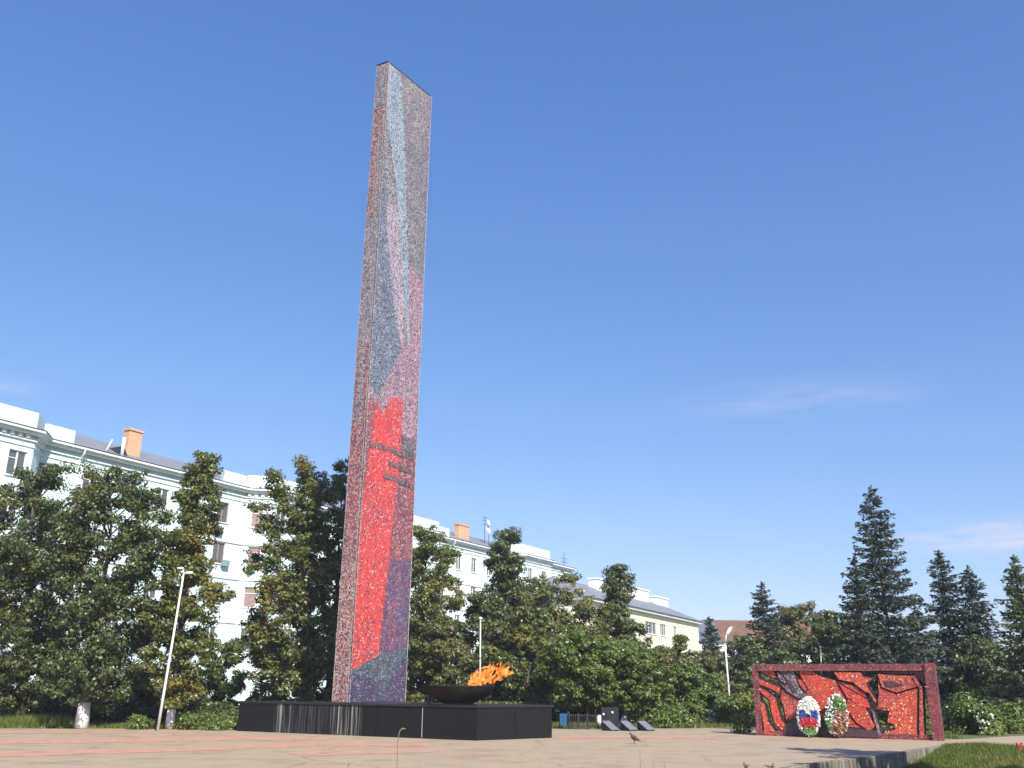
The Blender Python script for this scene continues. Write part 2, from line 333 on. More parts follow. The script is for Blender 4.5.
# ------------------------------------------------------------------ stele and plinth
TA = R(30.12); T = Vector((math.sin(TA), math.cos(TA), 0)); NR = Vector((math.cos(TA), -math.sin(TA), 0))
ROTB = math.atan2(T.y, T.x)
GRAN = None
def granite():
    m, nt, b = nmat('black granite facing')
    tc = N(nt, 'ShaderNodeTexCoord')
    n2 = N(nt, 'ShaderNodeTexNoise', Scale=60.0, Detail=2.0); nt.links.new(tc.outputs['Object'], n2.inputs['Vector'])
    rb = ramp(nt, [(0.35, (0.006, 0.006, 0.007)), (0.7, (0.020, 0.0195, 0.021))]); nt.links.new(n2.outputs['Fac'], rb.inputs['Fac'])
    # lime runs: stretched down, only in two stretches of the long face
    mp = N(nt, 'ShaderNodeMapping'); mp.inputs['Scale'].default_value = (9, 9, .22); nt.links.new(tc.outputs['Object'], mp.inputs['Vector'])
    n1 = N(nt, 'ShaderNodeTexNoise', Scale=1.0, Detail=4.0, Roughness=0.7); nt.links.new(mp.outputs[0], n1.inputs['Vector'])
    sx = N(nt, 'ShaderNodeSeparateXYZ'); nt.links.new(tc.outputs['Object'], sx.inputs[0])
    def bump_at(c, wd, amp):
        a = N(nt, 'ShaderNodeMath', operation='SUBTRACT'); nt.links.new(sx.outputs['X'], a.inputs[0]); a.inputs[1].default_value = c
        ab = N(nt, 'ShaderNodeMath', operation='ABSOLUTE'); nt.links.new(a.outputs[0], ab.inputs[0])
        mr = N(nt, 'ShaderNodeMapRange'); mr.inputs['From Min'].default_value = wd; mr.inputs['From Max'].default_value = wd*.6; mr.inputs['To Max'].default_value = amp
        nt.links.new(ab.outputs[0], mr.inputs['Value']); return mr.outputs[0]
    x1, x2, x3 = bump_at(2.15, .45, .6), bump_at(5.0, .75, .62), bump_at(3.3, 1.0, .16)
    mxx = N(nt, 'ShaderNodeMath', operation='MAXIMUM'); nt.links.new(x1, mxx.inputs[0]); nt.links.new(x2, mxx.inputs[1])
    mx3 = N(nt, 'ShaderNodeMath', operation='MAXIMUM'); nt.links.new(mxx.outputs[0], mx3.inputs[0]); nt.links.new(x3, mx3.inputs[1])
    r1 = N(nt, 'ShaderNodeMapRange'); r1.inputs['From Min'].default_value = 0.47; r1.inputs['From Max'].default_value = 0.68; nt.links.new(n1.outputs['Fac'], r1.inputs['Value'])
    ml = N(nt, 'ShaderNodeMath', operation='MULTIPLY'); nt.links.new(r1.outputs[0], ml.inputs[0]); nt.links.new(mx3.outputs[0], ml.inputs[1])
    mx = N(nt, 'ShaderNodeMix', data_type='RGBA'); nt.links.new(ml.outputs[0], mx.inputs['Factor']); nt.links.new(rb.outputs[0], mx.inputs[6]); mx.inputs[7].default_value = (.5, .48, .46, 1)
    nt.links.new(mx.outputs[2], b.inputs['Base Color'])
    rr = N(nt, 'ShaderNodeMapRange'); rr.inputs['To Min'].default_value = 0.42; rr.inputs['To Max'].default_value = 0.9; nt.links.new(ml.outputs[0], rr.inputs['Value']); nt.links.new(rr.outputs[0], b.inputs['Roughness'])
    b.inputs['Specular IOR Level'].default_value = 0.15
    return m
GRAN = granite()
P0 = Vector((-9.76, 35.95, 0)); P1 = Vector((-1.01, 30.71, 0)); P2 = Vector((1.42, 32.95, 0))
P3 = P2 + (P0-P1)*0.86 + Vector((-.2, .4, 0)); 
dl = (P1-P0).normalized(); rotp = math.atan2(dl.y, dl.x)
pt = thing('plinth', 'long black granite plinth with white lime runs under the tall stele', 'plinth', P0, rotp)
Mi = Matrix.Rotation(-rotp, 3, 'Z')
loc = [Mi @ (p-P0) for p in (P0, P1, P2, P3)]
def inset(poly, d):
    n = len(poly); out = []
    for i in range(n):
        a, b, c = poly[i-1], poly[i], poly[(i+1) % n]
        e1 = (b-a).normalized(); e2 = (c-b).normalized(); n1 = Vector((-e1.y, e1.x, 0)); n2 = Vector((-e2.y, e2.x, 0))
        m = (n1+n2).normalized(); out.append(b + m*d/max(.3, m.dot(n1)))
    return out
b = MB(); body = inset(loc, 0.05)
b.extrude([(p.x, p.y, 0) for p in inset(loc, 0.08)], (0, 0, 0.95)); b.build('core', GRAN, pt)
# facing slabs with open joints
def facing(a, c, n, widths=None):
    d = c-a; L = d.length; d.normalize(); nn = Vector((d.y, -d.x, 0))
    cuts = widths or [i/n for i in range(n+1)]
    for u0, u1 in zip(cuts, cuts[1:]):
        m = MB(); p = a + d*(u0*L+0.008) - nn*0.045; q = a + d*(u1*L-0.008) - nn*0.045
        m.extrude([(p.x, p.y, 0.0), (q.x, q.y, 0.0), (q.x, q.y, 0.953), (p.x, p.y, 0.953)], nn*0.045, 0)
        m.build('facing_slab', GRAN, pt)
facing(loc[0], loc[1], 0, [0, .215, .46, .62, .80, 1.0]); facing(loc[1], loc[2], 2)
COPE = plain('coping stone', (0.020, 0.021, 0.023), 0.35, 0.2, 8)
b = MB(); op = inset(loc, -0.035); b.extrude([(p.x, p.y, 0.955) for p in op], (0, 0, 0.07)); b.build('coping', COPE, pt)
JT = plain('pale joint', (.42, .40, .38), .9)
for u in (.46, .80):
    m = MB(); p = loc[0] + (loc[1]-loc[0])*u; m.box(p.x-.011, p.x+.011, -0.004, 0.02, 0.03, 0.93); m.build('joint', JT, pt)

ZT, ZB = 27.75, 1.025
tl, tcn, tr = ground(377, 66, ZT), ground(388, 62, ZT), ground(431, 97, ZT)
bl, bc, br = at(332, 702.4, tl.y), at(347.5, 702.4, tcn.y), at(404.5, 702, tr.y)
for p in (bl, bc, br): p.z = ZB
tb, bb = tl + tr - tcn, bl + br - bc
st = thing('stele', 'tall rectangular mosaic stele with red and blue bands rising from black plinth', 'monument', (bc.x, bc.y, ZB), 0)
O = Vector((bc.x, bc.y, ZB)); lo = lambda p: Vector(p) - O
G = lambda *c: c
GREY = mosaic('grey mauve mosaic', [(3, (.30, .27, .29)), (2, (.17, .15, .18)), (2, (.46, .42, .43)), (1, (.36, .20, .22)), (1, (.55, .53, .52))])
PINKG = mosaic('pink grey mosaic', [(3, (.50, .22, .19)), (2, (.26, .09, .09)), (2, (.60, .39, .34)), (1.3, (.10, .05, .06)), (1, (.66, .54, .48))], k=.74)
LBLUE = mosaic('pale blue mosaic', k=.62, pal=[(4, (.42, .55, .66)), (2, (.60, .70, .76)), (2, (.26, .38, .52)), (1, (.72, .74, .74)), (1, (.40, .38, .46))])
SLATE = mosaic('slate blue mosaic', [(4, (.16, .21, .29)), (2, (.28, .34, .42)), (2, (.08, .09, .14)), (1, (.50, .54, .58))])
SLATEG = mosaic('dark grey mosaic', [(3, (.24, .23, .25)), (2, (.12, .12, .15)), (2, (.36, .36, .38)), (1, (.48, .46, .46)), (1, (.26, .18, .20))])
LILAC = mosaic('lilac mosaic', [(4, (.48, .38, .46)), (2, (.60, .54, .62)), (2, (.36, .24, .32)), (1, (.66, .62, .64))])
PINK = mosaic('pink mauve mosaic', [(4, (.46, .24, .30)), (2, (.56, .42, .46)), (2, (.32, .18, .25)), (1, (.22, .15, .22)), (1, (.60, .55, .57))])
RED = mosaic('red mosaic', [(8, (.66, .036, .026)), (3, (.74, .075, .05)), (2, (.50, .025, .025)), (1.3, (.22, .02, .03)), (.5, (.74, .36, .24))], k=.98, dark=.07, patch=.30, patch_pal=[(4, (.62, .06, .055)), (3, (.42, .06, .08)), (1, (.22, .05, .09)), (1, (.60, .36, .32))], patch_scale=0.5)
REDM = mosaic('mottled red mosaic', [(4, (.46, .07, .08)), (3, (.28, .07, .10)), (2, (.52, .22, .22)), (2, (.14, .06, .09)), (1, (.58, .46, .42))])
VIOL = mosaic('violet red mosaic', [(4, (.34, .06, .11)), (2, (.14, .07, .20)), (3, (.46, .12, .15)), (1, (.50, .40, .46)), (2, (.10, .05, .10))], k=.62, patch=.36, patch_pal=[(3, (.14, .09, .26)), (2, (.26, .12, .25)), (2, (.08, .06, .13)), (1, (.42, .32, .42))], patch_scale=0.45)
TEAL = mosaic('teal mosaic', [(3, (.10, .24, .25)), (2, (.06, .10, .20)), (2, (.18, .29, .30)), (1.5, (.05, .05, .16)), (1, (.22, .09, .14)), (.7, (.42, .48, .46))], k=.6, dark=.3)
NAVY = mosaic('navy mosaic', [(4, (.045, .05, .18)), (2, (.09, .11, .27)), (2, (.20, .06, .15)), (1, (.36, .36, .46)), (1, (.03, .03, .07))], k=.62, dark=.35)
INK = mosaic('ink grey mosaic', [(4, (.13, .12, .15)), (2, (.20, .19, .22)), (1, (.30, .27, .29))])
EDGEM = mosaic('pale edge mosaic', [(3, (.58, .52, .48)), (2, (.42, .34, .32)), (1, (.70, .66, .62))], scale=30, k=.72)
b = MB()
top = [lo(p) for p in (tl, tcn, tr, tb)]; bot = [lo(p) for p in (bl, bc, br, bb)]
b.loft([bot, top]); b.build('shaft', GREY, st)
b = MB(); cc = sum(top, Vector())/4
b.loft([[cc + (p-cc)*1.012 + Vector((0, 0, .005)) for p in top], [cc + (p-cc)*1.012 + Vector((0, 0, .055)) for p in top]]); b.build('cap', BLACKM, st)
# sheets of mosaic on the broad face, each 4 mm above the one below
fn = (br-bc).cross(tcn-bc).normalized(); fn = fn if fn.y < 0 else -fn
fnarrow = (bl-bc).cross(tcn-bc).normalized(); fnarrow = fnarrow if fnarrow.y < 0 else -fnarrow
def onface(px, py, n):
    d = ray(px, py); k = (bc - Vector((0, 0, HC))).dot(n) / d.dot(n); return Vector((0, 0, HC)) + d*k
zlim = (ZB+0.01, ZT-0.01)
def sheet(pts, mi, lev, bm, n=None, clamp=True):
    n = n or fn; out = []
    if lev < 13:      # the colour fields meet along ragged rows of chips
        q = []
        for (xa, ya), (xb, yb) in zip(pts, pts[1:]+pts[:1]):
            m_ = max(1, int(math.hypot(xb-xa, yb-ya)/1.6)); q += [(xa+(xb-xa)*i/m_ + (random.uniform(-1.1, 1.1) if i else 0), ya+(yb-ya)*i/m_ + (random.uniform(-.8, .8) if i else 0)) for i in range(m_)]
        pts = q
    for x, y in pts:
        p = onface(x, y, n)
        if clamp:   # stay on the face
            f = (p.z-ZB)/(ZT-ZB); A = bc.lerp(tcn, f); B = (br if n is fn else bl).lerp(tr if n is fn else tl, f)
            dd = (B-A); u = max(0.004, min(.996, (p-A).dot(dd)/dd.length_squared)); p = A + dd*u
            p.z = max(zlim[0], min(zlim[1], p.z))
        out.append(lo(p + n*(0.004*lev)))
    bm.poly(out, mi)
b = MB(); MM = [SLATEG, LBLUE, SLATE, LILAC, PINK, RED, REDM, VIOL, TEAL, NAVY, INK, GREY]
sheet([(404, 120), (440, 140), (440, 200), (432, 240), (422.4, 288), (408, 262), (405, 190)], 0, 1, b)
sheet([(386, 203), (398, 206), (401.5, 267), (408.4, 262), (422.6, 288), (430, 290), (425, 400), (360, 402), (376, 384)], 3, 2, b)
sheet([(408.4, 262), (422.6, 288), (432, 290), (425, 445), (404, 440), (350, 440), (365, 400), (388, 377), (401.5, 351), (404.5, 315), (409, 348)], 4, 3, b)
sheet([(384.3, 150), (387, 190), (386, 222), (392, 290), (401.5, 351), (388, 378), (377, 397), (366, 372), (370, 320)], 2, 4, b)
sheet([(386, 60), (400, 74), (404, 120), (406, 190), (407, 230), (408.4, 265), (409, 348), (401.5, 267), (397, 200), (389.8, 144), (386, 110)], 1, 5, b)
sheet([(360, 408), (372, 398), (384, 430), (404, 440), (425, 440), (420, 560), (404, 600), (340, 600)], 6, 6, b)
sheet([(376, 401), (383, 414), (391, 397.6), (403, 399), (401, 434), (397, 490), (389, 560), (378.6, 655), (350.5, 671), (340, 678), (355, 560), (366, 470)], 5, 7, b)
sheet([(396, 492), (425, 490), (415, 645), (403, 648), (378.6, 655), (389, 560)], 6, 8, b)
sheet([(389, 560.5), (425, 560), (415, 645), (403, 648), (378.6, 655)], 7, 9, b)
sheet([(401, 432), (403, 400), (426, 404), (422, 462), (408, 452)], 4, 9, b)
sheet([(340, 676), (350.5, 671), (378.6, 655), (403, 647), (415, 643), (415, 712), (330, 712)], 8, 10, b)
sheet([(340, 679), (352, 673.5), (366, 676), (378, 683), (380, 712), (330, 712)], 9, 11, b)
sheet([(403, 658), (415, 655), (415, 712), (376, 712), (384, 688)], 9, 12, b)
b.build('mosaic_panel', MM, st)
# illegible script in three lines of grey strokes
b = MB()
def script(x0, y0, x1, y1, n, h):
    b = MB()
    for i in range(n):
        t0, t1 = i/n, (i+0.78)/n
        xa, ya = x0+(x1-x0)*t0, y0+(y1-y0)*t0; xb, yb = x0+(x1-x0)*t1, y0+(y1-y0)*t1
        k = random.random(); w_ = (xb-xa)*.40; hh = h*(1.25 if i == 0 else .85+.3*random.random())
        sheet([(xa, ya), (xa+w_, ya+.3), (xa+w_, ya+hh+.3), (xa, ya+hh)], 0, 13, b)
        sheet([(xb-w_, yb-.3), (xb, yb), (xb, yb+hh), (xb-w_, yb+hh)], 0, 13, b)
        yy = hh*(.1 if k < .33 else .45 if k < .66 else .72)
        sheet([(xa, ya+yy), (xb, yb+yy), (xb, yb+yy+h*.32), (xa, ya+yy+h*.32)], 0, 14, b)
    b.build('inscription_line', [INK], st)
script(368.5, 440.5, 414, 455.5, 11, 5.0); script(388, 460.5, 412.5, 469.5, 6, 5.2); script(383, 471.5, 411, 484, 7, 5.0)
sheet([(402, 434), (414, 440), (414, 455), (402, 449)], 0, 11, b)
b.build('grey_patch', [INK], st)
DUSKY = mosaic('dusky red mosaic', [(3, (.46, .12, .12)), (2, (.26, .08, .09)), (2, (.54, .27, .24)), (1, (.10, .05, .07)), (1, (.56, .44, .42))])
for pts_, mt_, lv_ in (([(350, 342), (380, 342), (378, 420), (345, 430)], DUSKY, 1), ([(345, 428), (378, 420), (360, 560), (335, 560)], DUSKY, 2),
                       ([(330, 560), (362, 560), (352, 712), (325, 712)], PINKG, 3), ([(366, 108), (392, 108), (388, 215), (362, 215)], PINKG, 1)):
    b = MB(); sheet(pts_, 0, lv_, b, fnarrow); b.build('side_mosaic', mt_, st)
b = MB()
def strip(p0, p1, q0, q1, wd, n, lev):
    a, c = lo(p0 + n*.004*lev), lo(p1 + n*.004*lev); e = (q0-p0).normalized()*wd; e2 = (q1-p1).normalized()*wd
    b.poly([a, a+e, c+e2, c])
strip(bc, tcn, br, tr, .035, fn, 16); strip(bc, tcn, bl, tl, .03, fnarrow, 5); strip(br, tr, bc, tcn, .05, fn, 16); strip(bl, tl, bc, tcn, .03, fnarrow, 5)
for z0 in (672.5, 108):
    p, q = onface(330 if z0 > 600 else 370, z0, fnarrow), onface(350 if z0 > 600 else 386, z0-.5, fnarrow)
    f = (p.z-ZB)/(ZT-ZB); A, B = bc.lerp(tcn, f), bl.lerp(tl, f); u = Vector((0, 0, .05)); o_ = fnarrow*.024
    b.poly([lo(A+o_), lo(B+o_), lo(B+o_+u), lo(A+o_+u)])
b.build('edge_strip', EDGEM, st)

# ------------------------------------------------------------------ bowl and flame on the plinth
bp_ = at(459, 687, 31.9); BZ = 1.025
bw = thing('fire_bowl', 'wide dark steel fire bowl resting on the black plinth', 'fire bowl', (bp_.x, bp_.y, BZ))
RB = 1.14
b = MB(); b.lathe([(.42, 0.035), (.50, .045), (.78, .17), (1.02, .34), (RB, .54), (RB+.015, .575), (RB-.02, .58), (RB-.05, .545), (1.0, .37), (.7, .22), (.02, .17)], 40); b.build('bowl', BOWLM, bw, True)
for a in (188, 70, 110):
    m = MB(); ca, sa = math.cos(R(a)), math.sin(R(a)); m.tube([(ca*.95, sa*.95, 0), (ca*.95, sa*.95, .33)], .05, 8); m.build('leg', BLACKM, bw)
m = MB(); m.lathe([(.5, 0), (.5, .05), (.44, .06)], 24); m.build('foot', BLACKM, bw)
def flamemat():
    m, nt, b = nmat('flame'); nt.nodes.remove(b)
    tc = N(nt, 'ShaderNodeTexCoord'); mp = N(nt, 'ShaderNodeMapping'); mp.inputs['Scale'].default_value = (2.2, 2.2, 3.2); mp.inputs['Rotation'].default_value = (0, R(35), 0); nt.links.new(tc.outputs['Object'], mp.inputs['Vector'])
    no = N(nt, 'ShaderNodeTexNoise', Scale=1.6, Detail=4.0, Roughness=0.6, Distortion=1.2); nt.links.new(mp.outputs[0], no.inputs['Vector'])
    rp = ramp(nt, [(0.28, (0.45, 0.03, 0.006)), (0.42, (0.95, 0.15, 0.015)), (0.55, (1.0, 0.32, 0.05)), (0.68, (1.0, 0.62, 0.22))]); nt.links.new(no.outputs['Fac'], rp.inputs['Fac'])
    em = N(nt, 'ShaderNodeEmission', Strength=0.85); nt.links.new(rp.outputs[0], em.inputs['Color'])
    tr = N(nt, 'ShaderNodeBsdfTransparent'); ms = N(nt, 'ShaderNodeMixShader')
    mr = N(nt, 'ShaderNodeMapRange'); mr.inputs['From Min'].default_value = .36; mr.inputs['From Max'].default_value = .58; mr.inputs['To Max'].default_value = 0.62; nt.links.new(no.outputs['Fac'], mr.inputs['Value'])
    lw = N(nt, 'ShaderNodeLayerWeight', Blend=.5); iv = N(nt, 'ShaderNodeMath', operation='SUBTRACT'); iv.inputs[0].default_value = 1; nt.links.new(lw.outputs['Facing'], iv.inputs[1]); mu = N(nt, 'ShaderNodeMath', operation='MULTIPLY'); nt.links.new(iv.outputs[0], mu.inputs[0]); nt.links.new(mr.outputs[0], mu.inputs[1])
    nt.links.new(mu.outputs[0], ms.inputs[0]); nt.links.new(tr.outputs[0], ms.inputs[1]); nt.links.new(em.outputs[0], ms.inputs[2])
    nt.links.new(ms.outputs[0], nt.nodes['Material Output'].inputs['Surface']); return m
b = MB(); fr = random.Random(3); cnt = 0
while cnt < 95:
    x, z = fr.uniform(.2, 1.62), fr.uniform(.0, .74)
    lo_ = max(0, (x-1.0)*.55); hi_ = .14 + .52*max(0, min(1, (x-.25)/.7)) - max(0, x-1.35)*.5
    if not lo_ <= z <= hi_: continue
    cnt += 1; c_ = Vector((x, fr.uniform(-.35, .35), z+.66)); ph = fr.random()*6; L = fr.uniform(.16, .42); th = fr.uniform(.25, 1.25)
    d_ = Vector((math.cos(th), 0, math.sin(th))); n_ = Vector((-d_.z, 0, d_.x)); r0 = fr.uniform(.018, .055)
    b.tube([c_ + d_*(L*(u-.3)) + n_*(.05*math.sin(ph+u*4.5)) + Vector((0, .04*math.sin(ph+u*3), 0)) for u in (0, .2, .4, .6, .8, 1)], [r0*.3, r0*.9, r0*1.15, r0*.9, r0*.5, .003], 7)
fl = b.build('flame', flamemat(), None, True); fl.location = (bp_.x, bp_.y, BZ-0.10); tag(fl, 'orange gas flame blown to the right over the fire bowl', 'flame')

# ------------------------------------------------------------------ lamps
def lamp(name, label, base, top, kind):
    t = thing(name, label, 'street lamp', base)
    v = Vector(top) - Vector(base)
    p = MB()
    if kind == 'double':
        p.tube([(0, 0, 0), v*.3, v*.97], [.055, .048, .032], 10); p.build('pole', POLE, t, True)
        m = MB(); e = v*.97
        m.tube([e, e+Vector((-.02, 0, .10)), e+Vector((-.08, 0, .18))], [.03, .026, .022], 8); m.tube([e, e+Vector((.06, -.03, .03)), e+Vector((.12, -.05, -.02))], [.03, .026, .022], 8); m.build('arm', POLE, t, True)
        m = MB(); c = e+Vector((.24, -.08, .03)); m.loft([[c+Vector((dx*sx, dy*sy, dz)) for dx, dy in ((-1, -1), (1, -1), (1, 1), (-1, 1))] for sx, sy, dz in ((.10, .05, -.05), (.13, .07, -.02), (.10, .045, .04))]); m.build('lamp_head', LAMPW, t)
        m = MB(); c = e+Vector((-.13, 0, .20)); m.loft([[c+Vector((dx*sx, dy*sy, dz)) for dx, dy in ((-1, -1), (1, -1), (1, 1), (-1, 1))] for sx, sy, dz in ((.09, .05, -.03), (.12, .06, -.01), (.09, .04, .03))]); m.build('lamp_head', LAMPW, t)
    elif kind == 'bent':
        e = v*.86; p.tube([(0, 0, 0), e*.5, e], [.06, .05, .038], 8); p.build('pole', POLE, t, True)
        m = MB(); m.tube([e, e+(Vector((v.x+.15, 0, v.z))-e)*.8], [.035, .03], 8); m.build('arm', POLE, t, True)
        m = MB(); c = v+Vector((.25, 0, .02)); m.loft([[c+Vector((dx*sx+dz*.6, dy*sy, dz)) for dx, dy in ((-1, -1), (1, -1), (1, 1), (-1, 1))] for sx, sy, dz in ((.06, .06, -.18), (.09, .09, 0), (.06, .05, .18))]); m.build('lamp_head', LAMPW, t)
    else:
        p.tube([(0, 0, 0), v*.5, v*.99], [.045, .038, .03], 8); p.build('pole', POLE, t, True)
        m = MB(); m.lathe([(.03, -.05), (.06, -.02), (.08, .03), (.06, .08), (.02, .10)], 14, v); m.build('lamp_globe', LAMPW, t, True)
lb = ground(157.5, 731.2); lt_ = at(184.5, 569, lb.y)
lamp('street_lamp', 'leaning pale lamp post with two heads in front of the left trees', lb, lt_, 'double')
q = at(480.5, 619, 46); q2 = at(480, 702, 46); lamp('street_lamp', 'thin pale lamp post rising behind the flame and fire bowl', (q2.x, 46, 0.015), q, 'globe')
q = at(731, 631, 49.5); q2 = at(729.5, 690, 49.5); lamp('street_lamp', 'tall lamp post with bent arm left of the mosaic relief wall', (q2.x, 49.5, 0.015), (q2.x-.1, 49.5, q.z), 'bent')
q = at(820.5, 648, 56); q2 = at(821, 690, 56); lamp('street_lamp', 'globe lamp post standing behind the mosaic relief wall', (q2.x, 56, 0.015), q, 'globe')

# ------------------------------------------------------------------ mosaic relief wall
fa, fb = ground(758, 735.2), ground(944.5, 740.6); fd = (fb-fa); FL = fd.length; fd.normalize(); rotf = math.atan2(fd.y, fd.x)
ff = Vector((fd.y, -fd.x, 0))          # towards the camera
rw = thing('relief_wall', 'red mosaic relief wall in a dark maroon frame at the right', 'monument', fa, rotf)
def onrel(px, py, off=0.0):
    d = ray(px, py); k = ((fa - Vector((0, 0, HC))).dot(ff) + off) / d.dot(ff); p = Vector((0, 0, HC)) + d*k - fa
    return (p.dot(fd), p.z)
MAR = mosaic('maroon mosaic', [(4, (.27, .030, .036)), (2, (.15, .018, .026)), (2, (.36, .055, .050)), (.8, (.40, .16, .13)), (1, (.06, .015, .025))], scale=22, k=.80)
RRED = mosaic('vermilion mosaic', [(6, (.74, .050, .020)), (3, (.58, .030, .016)), (2, (.78, .10, .03)), (.45, (.80, .40, .12)), (.2, (.85, .70, .45)), (1.5, (.26, .018, .014))], scale=25, k=.88, dark=.05)
RORG = mosaic('orange red mosaic', [(5, (.70, .078, .026)), (3, (.54, .040, .022)), (2, (.74, .15, .045)), (.7, (.76, .42, .14)), (.25, (.80, .66, .45)), (1.8, (.25, .025, .02))], scale=25, k=.88, dark=.05)
RBRN = mosaic('brick red mosaic', [(4, (.58, .070, .038)), (3, (.42, .040, .028)), (2, (.62, .13, .07)), (.6, (.70, .34, .16)), (1.8, (.18, .02, .02))], scale=25, k=.88, dark=.05)
RGRY = mosaic('grey violet mosaic', [(3, (.20, .14, .19)), (2, (.34, .27, .29)), (2, (.10, .08, .14)), (1, (.46, .42, .38)), (1, (.30, .08, .10))], scale=22, k=.80)
RDRK = mosaic('dark maroon mosaic', [(4, (.075, .022, .032)), (2, (.045, .018, .03)), (1, (.13, .04, .05))], scale=22, k=.80)
RLINE = plain('dark relief gap shade', (.030, .012, .014), .8, .3, 6)  # dark sides and backing rims paint in the shade between pieces
FHT = onrel(753, 665)[1]; FHT2 = onrel(936, 663)[1]; FH = (FHT+FHT2)/2
b = MB()
b.box(0, .21, -.22, .22, 0, FH); b.build('frame_post', MAR, rw)
b = MB(); b.box(FL-.33, FL, -.34, .24, 0, FH+.01); b.build('frame_post', MAR, rw)
b = MB(); b.box(.212, FL-.332, -.27, .24, FH-.235, FH-.004); b.build('frame_beam', MAR, rw)
b = MB(); b.box(.212, FL-.332, -.20, .20, 0, .17); b.build('frame_sill', MAR, rw)
Z5 = lambda pts: [(744+x/8.08, 650+y/8.08) for x, y in pts]
Z6 = lambda pts: [(840+x/8.08, 650+y/8.08) for x, y in pts]
Z7 = lambda pts: [(750+x/17.07, 660+y/17.07) for x, y in pts]
pn_ = [0]
def piece(pts, mat, y0, y1):
    pn_[0] += 1
    m = MB(); P = [onrel(x, y) for x, y in pts]
    P = [(max(.1, min(FL-.1, a)), max(.05, min(FH-.1, z))) for a, z in P]
    m.extrude([(a, y0, z) for a, z in P], (0, y1-y0, 0), 0, 1)
    c_ = Vector((sum(a for a, z in P)/len(P), sum(z for a, z in P)/len(P), 0)); q_ = [Vector((a, z, 0)) for a, z in P]
    if sum(q_[i-1].x*q_[i].y - q_[i].x*q_[i-1].y for i in range(len(q_))) < 0: q_.reverse()
    o_ = [(max(.05, min(FL-.05, p.x)), max(.03, min(FH-.05, p.y))) for p in inset(q_, -.05)]; yb = y0+.022+.0017*pn_[0]
    m.extrude([(a, yb, z) for a, z in o_], (0, max(.03, y1-yb-.004), 0), 1)
    return m.build('relief_piece', [mat, RLINE], rw)
piece(Z7([(120, 180), (400, 178), (440, 230), (495, 325), (450, 310), (330, 275), (230, 220)]), RORG, -.14, .05)
piece(Z7([(90, 300), (330, 385), (530, 470), (520, 575), (400, 500), (90, 390)]), RRED, -.20, .02)
piece(Z5([(95, 295), (190, 330), (265, 390), (285, 470), (310, 560), (357, 620), (350, 657), (310, 642), (255, 585), (228, 480), (218, 405), (150, 345)]), RRED, -.20, .02)
piece(Z5([(110, 400), (175, 440), (190, 490), (207, 580), (285, 700), (180, 700), (165, 580), (148, 480)]), RORG, -.20, .02)
piece(Z5([(298, 305), (400, 372), (470, 400), (520, 360), (600, 430), (640, 560), (620, 712), (390, 712), (345, 560), (322, 450), (300, 385)]), RBRN, -.10, .06)
piece(Z5([(265, 165), (400, 165), (440, 240), (510, 330), (520, 362), (445, 390), (350, 330), (300, 270)]), RGRY, -.16, .04)
piece(Z7([(640, 330), (700, 350), (800, 530), (760, 560), (700, 470)]), RDRK, -.19, -.15)
piece(Z7([(480, 200), (560, 260), (640, 380), (620, 400), (520, 330)]), RGRY, -.22, -.155)
piece(Z7([(830, 330), (900, 350), (990, 500), (960, 540), (870, 430)]), RRED, -.20, .0)
piece([(799, 669), (813, 671), (823, 677), (836, 680.5), (852, 684.6), (865, 691.5), (868, 699.5), (871, 708), (877, 719), (884, 738), (812, 738), (806, 716), (808, 700), (806, 687)], RRED, -.16, .05)
piece([(840, 684), (868, 699.5), (871, 708), (862, 706), (848, 697)], RRED, -.22, -.155)
piece([(849, 699), (866, 707), (876, 726), (870, 731), (857, 722), (847, 708)], RRED, -.21, -.155)
piece([(786, 724), (800, 718), (815, 722), (840, 718), (850, 728), (878, 731), (880, 738), (786, 738)], RDRK, -.24, -.14)
piece([(835, 672.5), (848, 672.5), (853, 672.5), (862, 672.8), (863.5, 677), (873.5, 678.5), (867, 683.5), (871, 691), (877, 700.7), (876, 703), (870, 693), (865, 691), (853.5, 682), (847, 681), (840, 679.7)], RORG, -.24, .0)
piece(Z6([(308, 195), (600, 212), (640, 300), (640, 712), (350, 712), (370, 650), (452, 645), (440, 600), (388, 582), (402, 490), (296, 478), (322, 400), (315, 300)]), RORG, -.14, .05)
piece(Z6([(308, 195), (600, 212), (636, 292), (460, 345), (345, 300)]), RBRN, -.19, -.145)
piece(Z6([(355, 248), (420, 250), (515, 285), (420, 302), (375, 288)]), RDRK, -.215, -.195)
piece(Z6([(320, 330), (440, 350), (470, 390), (400, 470), (310, 470)]), RBRN, -.17, -.145)
piece(Z6([(600, 205), (672, 305), (684, 712), (645, 712), (646, 310), (590, 225)]), RBRN, -.22, .05)
piece(Z6([(290, 178), (720, 170), (730, 275), (690, 280), (610, 205), (305, 193)]), MAR, -.12, .05)
piece(Z6([(255, 470), (285, 500), (350, 690), (320, 690)]), RGRY, -.22, -.165)

